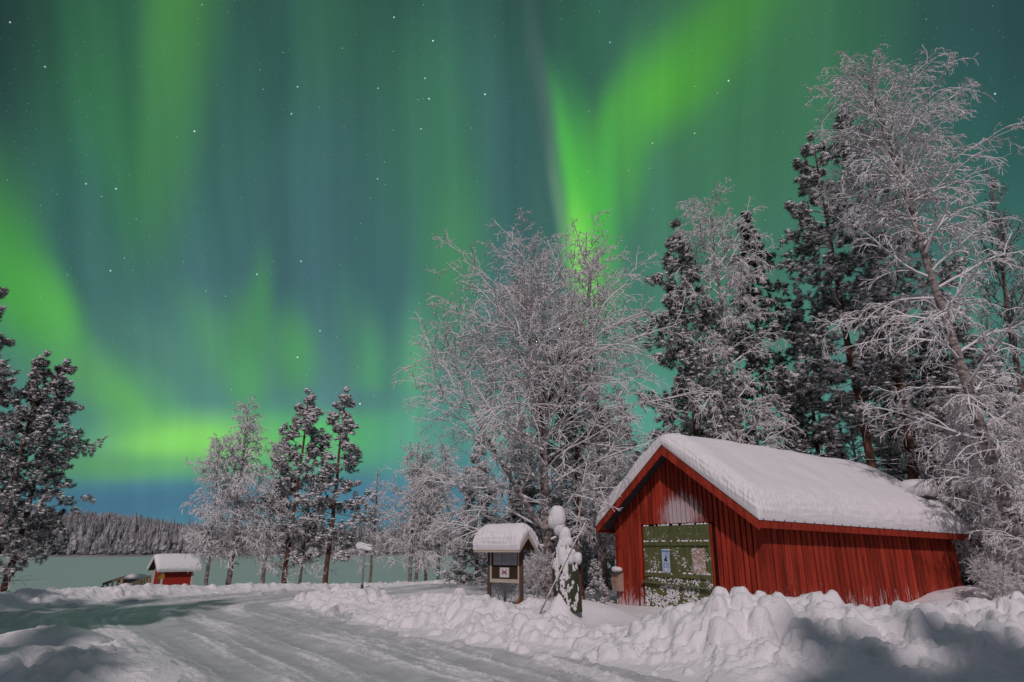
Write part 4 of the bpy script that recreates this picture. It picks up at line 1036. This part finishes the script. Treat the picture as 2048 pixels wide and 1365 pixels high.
    # things hanging on the barn
    def flat_on_door(px0, py0, px1, py1, name, m, label, cat):
        p = on_plane(px0, py0, (-.088, 0, 0), (1, 0, 0), BMI); q = on_plane(px1, py1, (-.088, 0, 0), (1, 0, 0), BMI)
        yc, zc = (p.y + q.y) / 2, q.z
        t = thing(name, label, cat); t.matrix_world = BM @ Matrix.Translation((-.088, yc, zc))
        w, h = abs(p.y - q.y), p.z - q.z
        b = MB(); b.box((-.004, -w / 2, 0), (.004, w / 2, h)); b.build('sheet', m, t)
        return t, w, h
    M_PB = mat('blue_white_print', (.50, .58, .72), .6, .3, 1.4, 5, (.28, .42, .66)); M_BLK = mat('black_print', (.012, .012, .014), .6)
    t, w, h = flat_on_door(1323, 1100, 1341, 1146, 'poster', M_PB, 'narrow blue and white poster with a small black figure on the left green door', 'poster')
    # small black seated figure and a blue heading band
    sil = np.array([(-.30, 0), (.34, 0), (.36, .12), (.22, .2), (.18, .5), (.30, .62), (.16, .66), (.05, .95), (-.02, .7), (-.10, .45), (-.34, .2)])
    k = len(sil); S = [(-.0065, -p[0] * w * .62, h * .5 + p[1] * h * .28) for p in sil] + [(-.0042, -p[0] * w * .62, h * .5 + p[1] * h * .28) for p in sil]
    b = MB(); b.add(S, [tuple(range(k)), tuple(range(2 * k - 1, k - 1, -1))] + [(i, i + k, (i + 1) % k + k, (i + 1) % k) for i in range(k)]); b.build('black_figure', M_BLK, t)
    b = MB(); b.box((-.0062, -w / 2 + .006, h * .9), (-.0042, w / 2 - .006, h * .97)); b.build('heading_band', mat('blue_print', (.10, .28, .55), .6), t)
    b = MB()
    for i in range(5): b.box((-.0062, -w * .38, h * (.40 - i * .05)), (-.0042, w * (.3 + .06 * (i % 2)), h * (.415 - i * .05)))
    b.build('text_lines', mat('blue_text', (.18, .26, .45), .6), t)
    b = MB(); V0, T0 = ico(1)
    for i in range(26):
        r = gg.uniform(.008, .02); b.add(V0 * np.array([r * .7, r * 1.4, r]) + np.array([-.006, gg.uniform(-w / 2, w / 2), gg.choice([h, gg.uniform(0, h * .35)])]), T0)
    b.build('stuck_snow', M_CLUMP, t, smooth=True)['kind'] = 'stuff'
    M_PB2 = mat('faded_board', (.46, .33, .26), .75, .2, 1.2, 7, (.36, .25, .20), .3, 20)
    t, w, h = flat_on_door(1383, 1097, 1413, 1149, 'notice_sheet', M_PB2, 'faded pinkish brown notice sheet speckled with snow on the right green door', 'notice')
    b = MB()
    for i in range(110):
        r = gg.uniform(.006, .016); b.add(V0 * np.array([r * .6, r * 2.0, r * .8]) + np.array([-.005, gg.uniform(-w / 2, w / 2) * .95, gg.uniform(0, h)]), T0)
    b.build('stuck_snow', M_CLUMP, t, smooth=True)['kind'] = 'stuff'
    # letter box on the left corner of the gable
    p = on_plane(1229, 1182, (-.14, 0, 0), (1, 0, 0), BMI)
    t = thing('letter_box', 'pale wooden letter box with a snow cap on the left corner of the barn', 'letter box'); t.matrix_world = BM @ Matrix.Translation((-.034, p.y - .12, p.z))
    ML = mat('raw_wood', (.46, .33, .26), .75, .2, 1.2, 3, (.36, .24, .18), .3, 25, nmap=(5, 5, 1))
    b = MB(); w, d, h = .30, .20, .50
    V = [(0, -w / 2, 0), (0, w / 2, 0), (-d * .8, w / 2, 0), (-d * .8, -w / 2, 0), (0, -w / 2, h), (0, w / 2, h), (-d, w / 2, h - .07), (-d, -w / 2, h - .07)]
    b.add(V, [(0, 3, 2, 1), (4, 5, 6, 7), (0, 1, 5, 4), (1, 2, 6, 5), (2, 3, 7, 6), (3, 0, 4, 7)]); b.build('body', ML, t)
    b = MB(); V = [(0, -w / 2 - .02, h + .001), (0, w / 2 + .02, h + .001), (-d - .04, w / 2 + .02, h - .085), (-d - .04, -w / 2 - .02, h - .085)]
    b.add(V + [(q[0], q[1], q[2] + .018) for q in V], [(0, 3, 2, 1), (4, 5, 6, 7), (0, 1, 5, 4), (1, 2, 6, 5), (2, 3, 7, 6), (3, 0, 4, 7)]); b.build('lid', mat('dark_lid', (.10, .07, .06), .7), t)
    b = MB(); b.box((-d - .001, -.055, h * .48), (-d * .9, .03, h * .56)); b.build('emblem', mat('brass_yellow', (.42, .24, .06), .5), t)
    b = MB(); b.blob((-d * .5, 0, h + .045), (d * .62, w * .5, .085), 2, .1, 4); b.build('snow_cap', M_CLUMP, t, smooth=True)


build_barn()

# ------------------------------------------------------------------ notice board
M_BROWN = mat('brown_post', (.085, .05, .042), .8, .2, 1.2, 5, (.13, .085, .07), .3, 25, nmap=(4, 4, .6))
M_CREAM = mat('cream_paint', (.56, .48, .39), .7, .2, 1, 4, (.46, .39, .31))


def build_board():
    x, y, z = atY(1043, 1212, 16.3); z = gz(x, y) - .1; psi = math.radians(-37)
    t = thing('notice_board', 'roofed wooden notice board with a deep snow cap standing behind the snow bank', 'notice board', (x, y, 0), psi)
    S = 1.0; ez = 1.62
    for xx in (0, -S):
        b = MB(); b.box((xx - .04, -.04, z - .3), (xx + .04, .04, ez + (.06 if xx else .1)), .006); b.build('post', M_BROWN, t)
    b = MB(); b.box((-S + .041, -.012, .92), (-.041, .012, ez - .02)); b.build('back_panel', mat('dark_brown_panel', (.06, .038, .022), .8, .2, 1, 4, (.04, .024, .014)), t)
    b = MB(); b.box((-S + .041, -.04, .83), (-.041, .02, .915), .004).box((-S + .041, -.04, .916), (-S + .085, .02, ez - .02), .004).box((-.085, -.04, .916), (-.041, .02, ez - .02), .004); b.build('frame', M_CREAM, t)
    b = MB(); b.bar((-.02, -.02, z + .42), (-.34, .02, z + .0), .05, .07); b.build('brace', mat('orange_plank', (.34, .14, .05), .8, .2, 1, 6, (.26, .1, .04)), t)
    # roof
    D, rid = .36, ez + .35
    x0, x1 = -S - .2, .2; b = MB()
    for s in (-1, 1):
        A = [(x0, 0, rid), (x1, 0, rid), (x1, s * D, ez), (x0, s * D, ez)]
        b.add(A + [(p[0], p[1], p[2] - .025) for p in A], [(0, 1, 2, 3), (7, 6, 5, 4), (0, 3, 7, 4), (1, 5, 6, 2), (3, 2, 6, 7)] if s > 0 else [(3, 2, 1, 0), (4, 5, 6, 7), (4, 7, 3, 0), (2, 6, 5, 1), (7, 6, 2, 3)])
    b.build('roof', M_BROWN, t)
    for xx in (x0 - .02, x1):
        b = MB()
        for s in (-1, 1):
            A = [(xx, 0, rid + .01), (xx, s * (D + .01), ez + .005), (xx, s * (D + .01), ez - .08), (xx, 0, rid - .085)]
            b.add(A + [(p[0] + .02, p[1], p[2]) for p in A], [(0, 1, 2, 3), (7, 6, 5, 4), (0, 4, 5, 1), (1, 5, 6, 2), (2, 6, 7, 3), (3, 7, 4, 0)])
        b.build('barge_board', M_CREAM, t)
    b = MB(); b.box((x0, -D - .02, ez - .075), (x1, -D, ez + .0), .003); b.build('fascia', M_CREAM, t)
    b = MB(); b.add([(.05, -D * .8, ez + .02), (.05, D * .8, ez + .02), (.05, 0, rid - .03), (.07, -D * .8, ez + .02), (.07, D * .8, ez + .02), (.07, 0, rid - .03)], [(0, 1, 2), (5, 4, 3), (0, 3, 4, 1), (1, 4, 5, 2), (2, 5, 3, 0)]); b.build('gable_triangle', mat('red_brown_board', (.17, .055, .035), .8, .2, 1, 6, (.12, .04, .03)), t)
    V, Q = snow_slab(x0 - .03, x1 + .03, -D - .03, D + .03, 0, lambda y: rid - (rid - ez) / D * np.abs(y), .42, .30, 110, 110, 17, rough=.028, peak_round=.35, front_bulge=.05)
    link('snow_cap', mesh_np('snow_cap', V, [Q], M_ROOFSNOW), t)

    # papers
    def paper(name, label, cat, xa, xb, za, zb, m):
        p = thing(name, label, cat); p.matrix_world = Matrix.Translation((x, y, 0)) @ Matrix.Rotation(psi, 4, 'Z') @ Matrix.Translation(((xa + xb) / 2, -.013, za))
        b = MB(); w = (xb - xa) / 2; b.box((-w, -.006, 0), (w, -.001, zb - za)); b.build('sheet', m, p); return p, w, zb - za
    M_PAP = mat('grey_paper', (.46, .46, .50), .6, .3, 1, 6, (.40, .40, .45)); M_TXT = mat('text_ink', (.16, .16, .2), .7)
    p, w, h = paper('notice_sheet', 'wide pale information sheet in the upper half of the notice board', 'notice', -S + .14, -.12, 1.24, ez - .04, M_PAP)
    b = MB(); b.box((-.10 * w * 3, -.0085, .02), (-.10 * w * 3 + .012, -.0065, h - .02)); b.build('fold_line', M_TXT, p)
    b = MB(); gr = random.Random(3)
    for c in range(3):
        for r in range(6):
            if gr.random() < .25: continue
            xa = -w * .9 + c * w * .65; b.box((xa, -.0085, h * .88 - r * h * .12), (xa + w * gr.uniform(.25, .5), -.0065, h * .88 - r * h * .12 + .009))
    b.build('text_lines', M_TXT, p)
    p, w, h = paper('prohibition_sign', 'small white sign with a red cross over a black snowmobile on the notice board', 'sign', -S + .34, -.36, .95, 1.19, mat('white_sign', (.66, .64, .65), .5, .4))
    b = MB()
    # black snowmobile shape
    sm = [(-.07, .03), (.07, .03), (.085, .05), (.05, .06), (.06, .085), (.03, .085), (.02, .065), (-.03, .075), (-.075, .06)]
    k = len(sm); A = [(q[0], -.0085, h * .28 + q[1]) for q in sm]; b.add(A + [(q[0], -.0062, q[2]) for q in A], [tuple(range(k)), tuple(range(2 * k - 1, k - 1, -1))] + [(i, i + k, (i + 1) % k + k, (i + 1) % k) for i in range(k)]); b.build('pictogram', M_TXT, p)
    M_RX = mat('red_paint', (.42, .02, .03), .6)
    b = MB(); b.bar((-.08, -.0105, h * .28), (.08, -.0105, h * .78), .016, .003, up=(0, 1, 0)); b.bar((-.08, -.0135, h * .78), (.08, -.0135, h * .28), .016, .003, up=(0, 1, 0)); b.build('red_cross', M_RX, p)
    b = MB()
    for (xa, xb, za, zb) in ((-w, w, 0, .008), (-w, w, h - .008, h), (-w, -w + .008, 0, h), (w - .008, w, 0, h)): b.box((xa, -.0085, za), (xb, -.0062, zb))
    b.build('border', mat('grey_border', (.22, .2, .22), .6), p)


build_board()


# ------------------------------------------------------------------ snow laden post, upended boat and pole
def build_post():
    x, y, _ = atY(1119, 1235, 13.75); z = gz(x, y)
    Q = lambda px, py, d=0.: Vector(atY(px, py, 13.75 + d)) - Vector((x, y, z))
    t = thing('wooden_post', 'dark wooden post with a crossbar and three tall lumps of snow piled on it', 'post', (x, y, z))
    b = MB(); b.tube([Q(1119, 1250, .05), Q(1118, 1150, .05), Q(1117, 1072, .05)], [.042, .04, .036], 10); b.build('upright', M_BROWN, t, smooth=True)
    b = MB(); b.bar(Q(1119, 1076), Q(1097, 1040), .05, .09); b.build('raised_arm', M_BROWN, t)
    b = MB(); b.bar(Q(1113, 1097, -.02), Q(1150, 1097, -.02), .04, .05); b.build('crossbar', M_BROWN, t)
    b = MB(); b.tube([Q(1161, 1215, .1), Q(1160, 1100, .1)], [.03, .028], 8); b.build('second_upright', M_BROWN, t, smooth=True)
    c = Q(1114, 1035); b = MB(); b.blob(c, (.175, .18, .235), 3, .085, 3).blob(c + Vector((-.03, .0, -.07)), (.165, .16, .17), 3, .09, 31).blob(Q(1119, 1056), (.12, .13, .17), 3, .09, 13); b.build('snow_lump', M_CLUMP, t, smooth=True)
    c = Q(1130, 1076); b = MB(); b.blob(c, (.14, .15, .215), 3, .09, 6).blob(c + Vector((.02, -.02, -.08)), (.145, .14, .12), 3, .1, 26).blob(Q(1129, 1090, -.02), (.105, .12, .09), 3, .1, 9); b.build('snow_lump', M_CLUMP, t, smooth=True)
    b = MB(); b.blob(Q(1140, 1105, -.14), (.115, .12, .085), 3, .08, 8).blob(Q(1155, 1117, -.12), (.085, .12, .115), 3, .09, 12).blob(Q(1147, 1112, -.13), (.09, .1, .08), 3, .09, 42).blob(Q(1138, 1118, -.16), (.12, .12, .12), 3, .06, 15).blob(Q(1119, 1097, -.03), (.035, .05, .04), 2, .05, 3); b.build('snow_lump', M_CLUMP, t, smooth=True)
    # boat standing on its stern, keel towards the road
    x2, y2, _ = atY(1141, 1238, 13.55); z2 = gz(x2, y2) - .1
    t2 = thing('upended_boat', 'dark green narrow boat standing on end against the post, streaked with snow', 'boat', (x2, y2, z2), math.radians(-8))
    Hb = 1.38; st = 22; sec = 17; V = []
    for i in range(st):
        u = i / (st - 1); w = .285 * (1 - .10 * (1 - u)) * (1 - max(0, u - .45) ** 1.8 / .55 ** 1.8 * .8); d = .21 * (1 - .75 * u ** 2)
        for j in range(sec):
            a = PI * j / (sec - 1); V.append((-w * math.cos(a) - .09 * u - .03, .02 - d * math.sin(a) ** 1.3 * (1 + .07 * math.sin(3 * a + u * 9)) + .1 * u + .012 * math.sin(u * 14 + j), u * Hb))
    Fq = [(i * sec + j, i * sec + j + 1, (i + 1) * sec + j + 1, (i + 1) * sec + j) for i in range(st - 1) for j in range(sec - 1)]
    off = len(V); V2 = [(v[0] * .93, v[1] * .9 + .015, v[2]) for v in V]
    Fi = [tuple(off + q for q in f[::-1]) for f in Fq]
    rim = []
    for i in range(st - 1):
        for j in (0, sec - 1):
            q = [i * sec + j, (i + 1) * sec + j, off + (i + 1) * sec + j, off + i * sec + j]; rim.append(tuple(q if j == 0 else q[::-1]))
    b = MB(); b.add(V + V2, Fq + Fi + rim); b.build('hull', mat('dark_green_hull', (.028, .038, .014), .55, .35, 1.2, 5, (.05, .06, .025), .3, 12), t2, smooth=True)
    Vh = np.array(V).reshape(st, sec, 3)
    for j in (0, sec - 1):
        b = MB(); b.tube(Vh[:, j] + np.array([0, 0, 0]), np.full(st, .016), 6); b.build('gunwale', M_BROWN, t2, smooth=True)
    g = np.random.default_rng(12); V0, T0 = ico(1); b = MB()
    for k in range(1500):
        i = g.uniform(1, st - 1.01); j = g.uniform(1, sec - 2)
        p = Vh[int(i), int(j)]; u = i / st
        f_ = np.array([(j - int(j)), (i - int(i))]); p = Vh[int(i), int(j)] * (1 - f_[0]) * (1 - f_[1]) + Vh[int(i), int(j) + 1] * f_[0] * (1 - f_[1]) + Vh[int(i) + 1, int(j)] * (1 - f_[0]) * f_[1] + Vh[int(i) + 1, int(j) + 1] * f_[0] * f_[1]
        pr = perlin(np.array([p[0] * 11]), np.array([p[2] * 4.0]), 71)[0] + .45 * (u - .42) - 1.2 * max(0, p[0] + .02)
        if pr < .02 + g.normal(0, .06): continue
        r = g.uniform(.008, .021); b.add(V0 * np.array([r * .9, r * .7, r * g.uniform(1.0, 2.4)]) * g.uniform(.8, 1.25, (len(V0), 1)) + p + np.array([0, -.004, 0]), T0)
    top = Vh[-6, sec // 2]; b.blob(top + np.array([-.02, -.01, .0]), (.09, .06, .2), 2, .1, 4).blob(Vh[-9, sec // 2] + np.array([0.01, -.015, 0]), (.06, .04, .18), 2, .1, 7)
    o = b.build('snow_streaks', M_CLUMP, t2, smooth=True); o['kind'] = 'stuff'
    # pole leaning across
    a = Vector(atY(1075, 1234, 13.2)); c = Vector(atY(1172, 1043, 13.62)); a.z = gz(a.x, a.y) - .05
    t3 = thing('leaning_pole', 'long thin frosted pole leaning across the snow laden post', 'pole', a)
    d = c - a; P = [d * s + Vector((0, 0, .02 * math.sin(s * 3))) for s in (0, .25, .5, .75, 1)]
    b = MB(); b.tube(P, [.017, .016, .015, .013, .010], 7); b.build('shaft', mat('grey_pole', (.18, .15, .14), .8, .2, 1, 8, (.28, .24, .23), snow=(-.2, .5, 8)), t3, smooth=True)


build_post()


# ------------------------------------------------------------------ road sign on the bank
def build_sign():
    x, y, _ = atY(724, 1176, 19.3); z = gz(x, y)
    t = thing('road_sign', 'snow crusted road sign on a grey pole standing on the snow bank', 'road sign', (x, y, z))
    top = Vector(atY(729.5, 1098, 19.3)) - Vector((x, y, z)); top.x *= .35
    M_GALV = mat('galvanised_pole', (.26, .26, .28), .45, .5, 1, 10, (.2, .2, .21))
    b = MB(); b.tube([(0, 0, -.3), top * .5, top], [.03, .03, .03], 10); b.build('pole', M_GALV, t, smooth=True)
    b = MB(); b.tube([(0, 0, -.28), top * .14], [.045, .043], 10); b.build('sleeve', mat('dark_sleeve', (.05, .06, .06), .6), t, smooth=True)
    R = Matrix.Translation(top + Vector((0, -.04, .02))) @ Matrix.Rotation(math.radians(-14), 4, 'Z') @ Matrix.Rotation(math.radians(9), 4, 'Y')
    b = MB(); b.box((-.25, -.012, -.07), (.25, .012, .09), .004, R); b.build('plate', mat('grey_plate', (.34, .33, .35), .5, .4, 1, 8, (.26, .26, .28)), t)
    b = MB(); V0, T0 = ico(2); g = np.random.default_rng(5)
    for cx, cz, rx, rz2 in ((-.15, .03, .13, .085), (.02, .02, .12, .075), (.16, .0, .11, .06), (-.1, .1, .16, .04), (.12, .1, .13, .03)):
        Vv = V0 * np.array([rx, .03, rz2]) * (1 + .12 * np.sin(V0 @ g.normal(0, 3, 3)))[:, None] + np.array([cx, -.02, cz])
        b.add([list(R @ Vector(v)) for v in Vv], T0)
    b.build('snow_crust', M_CLUMP, t, smooth=True)


build_sign()


# ------------------------------------------------------------------ little red hut by the lake, railings, sign, snowed in vehicle
def build_hut():
    x, y, _ = atY(321, 1165, 42.0); psi = math.radians(45); z = -.98
    t = thing('red_hut', 'little red hut with white trim and snowy roof on the lake shore', 'hut', (x, y, z), psi); t.scale = (.97, .97, .97)
    Wd, Dp, He, Hr = 1.95, 1.5, 1.60, 2.25
    MR = mat('hut_red', (.40, .035, .022), .8, .2, 1, 6, (.30, .025, .018), nmap=(1, 1, 8)); MW = mat('white_trim', (.62, .57, .53), .7, .2, 1, 4, (.52, .48, .45))
    b = MB(); b.add([(0, 0, 0), (Wd, 0, 0), (Wd, Dp, 0), (0, Dp, 0), (0, 0, He), (Wd, 0, He), (Wd, Dp, He), (0, Dp, He), (0, Dp / 2, Hr - .06), (Wd, Dp / 2, Hr - .06)], [(0, 1, 5, 4), (1, 2, 6, 9, 5), (2, 3, 7, 6), (3, 0, 4, 8, 7)]); b.build('wall', MR, t)
    for cx, cy in ((0, 0), (Wd, 0), (0, Dp), (Wd, Dp)):
        b = MB(); sx = -.03 if cx == 0 else -.11; sy = -.03 if cy == 0 else -.11; b.box((cx + sx, cy + sy, 0), (cx + sx + .14, cy + sy + .14, He - .05), .004); b.build('corner_board', MW, t)
    b = MB(); ox, oy = .38, .25; sl = (Hr - He) / (Dp / 2); ez = He - sl * oy + .06
    for s in (-1, 1):
        yo = -oy if s < 0 else Dp + oy
        A = [(-ox, Dp / 2, Hr), (Wd + ox, Dp / 2, Hr), (Wd + ox, yo, ez), (-ox, yo, ez)]
        b.add(A + [(p[0], p[1], p[2] - .05) for p in A], [(0, 1, 2, 3), (7, 6, 5, 4), (0, 3, 7, 4), (1, 5, 6, 2), (3, 2, 6, 7)] if s > 0 else [(3, 2, 1, 0), (4, 5, 6, 7), (4, 7, 3, 0), (2, 6, 5, 1), (7, 6, 2, 3)])
    b.build('roof', mat('hut_roof_felt', (.05, .045, .05), .9), t)
    b = MB(); b.box((-ox, -oy - .025, ez - .14), (Wd + ox, -oy, ez - .01)); b.build('fascia', MW, t)
    for xx in (-ox - .025, Wd + ox):
        b = MB()
        for s in (-1, 1):
            yo = -oy - .026 if s < 0 else Dp + oy
            A = [(xx, Dp / 2, Hr - .01), (xx, yo, ez - .01), (xx, yo, ez - .14), (xx, Dp / 2, Hr - .14)]
            b.add(A + [(p[0] + .025, p[1], p[2]) for p in A], [(0, 1, 2, 3), (7, 6, 5, 4), (0, 4, 5, 1), (1, 5, 6, 2), (2, 6, 7, 3), (3, 7, 4, 0)])
        b.build('barge_board', MW, t)
    V, Q = snow_slab(-ox - .03, Wd + ox + .03, -oy - .03, Dp + oy + .03, Dp / 2, lambda yy: Hr - sl * np.abs(yy - Dp / 2), .26, .3, 70, 70, 23, rough=.03)
    link('roof_snow', mesh_np('roof_snow', V, [Q], M_ROOFSNOW), t)
    MY = mat('orange_board', (.36, .17, .03), .7, .2, 1, 5, (.28, .13, .03)); MWOOD = mat('grey_green_rail', (.20, .17, .11), .8, .2, 1, 4, (.13, .11, .07), snow=(.8, .95, 3)); MOR = mat('orange_post', (.36, .14, .04), .8, .2, 1, 5, (.26, .1, .03))
    x2, y2, _ = atY(318.5, 1165, 34); zz = gz(x2, y2)
    s = thing('wooden_sign', 'small orange brown sign board on a post before the little red hut', 'sign', (x2, y2, min(zz, -.4)))
    zt = atY(320, 1149, 34)[2] - min(zz, -.4)
    b = MB(); b.box((-.03, -.03, -.3), (.03, .03, zt), .004); b.build('post', MWOOD, s)
    b = MB(); b.box((-.16, -.055, zt - .22), (.25, -.03, zt), .004); b.build('board', MY, s)

    def rail(a, c, label, n):
        A = Vector(atY(*a)); B = Vector(atY(*c)); o = thing('wooden_railing', label, 'railing', (A.x, A.y, A.z), group='railings of the lake stairs')
        d = B - A; dn = Vector((0, 0, -.42))
        q = MB(); q.bar((0, 0, 0), d, .05, .11); q.build('handrail', MWOOD, o)
        q = MB(); q.bar(dn, d + dn, .035, .08); q.build('lower_rail', MWOOD, o)
        for i in range(n + 1):
            p = d * (i / n); q = MB(); q.box((p.x - .035, p.y - .035, p.z - 1.1), (p.x + .035, p.y + .035, p.z - .06), .004); q.build('post', MOR if i == n else MWOOD, o)
    rail((206, 1169, 31.0), (247, 1155, 29.5), 'sloping wooden stair railing left of the snowed in white vehicle', 4)
    rail((266, 1167, 31.0), (301, 1153, 30.0), 'sloping wooden stair railing between the snowed in white vehicle and the hut', 6)
    x3, y3, _ = atY(268, 1165, 38); zb = -1.0
    v = thing('snowed_in_vehicle', 'low white vehicle with a dark window band under snow between two railings', 'vehicle', (x3, y3, zb), math.radians(18))
    k = 38 / 1319.
    M_VW = mat('white_vehicle_paint', (.62, .61, .63), .4, .5); zt = atY(268, 1152, 38)[2] - zb
    b = MB(); b.box((-.66, -.5, .2), (.66, .5, zt - .36), .08); b.build('body', M_VW, v)
    b = MB(); b.box((-.48, -.42, zt - .36), (.48, .42, zt - .16), .03); b.build('window_band', mat('dark_window', (.02, .022, .028), .2, .5), v)
    b = MB(); b.box((-.66, -.5, zt - .16), (.6, .5, zt - .1), .02); b.build('roof_panel', M_VW, v)
    b = MB(); b.blob((-.04, 0, zt - .06), (.68, .52, .16), 3, .05, 3); b.build('snow_cap', M_CLUMP, v, smooth=True)
    b = MB(); b.box((-.69, -.44, zt - .34), (-.6, -.36, zt - .2), .01); b.build('tail_light', mat('red_lens', (.35, .01, .015), .3), v)
    # far hut out on the ice
    x4, y4, _ = atY(684.5, 1107, 300); f = thing('ice_fishing_hut', 'tiny dark hut with a snowy roof far out on the frozen lake', 'hut', (x4, y4, -1.2), .3)
    b = MB(); b.box((-.85, -.8, 0), (.85, .8, 1.15), .05); b.build('wall', mat('dark_hut', (.02, .02, .025), .9), f)
    b = MB(); b.box((-1.0, -.95, 1.15), (1.0, .95, 1.6), .15); b.build('roof_snow', M_CLUMP, f)


build_hut()
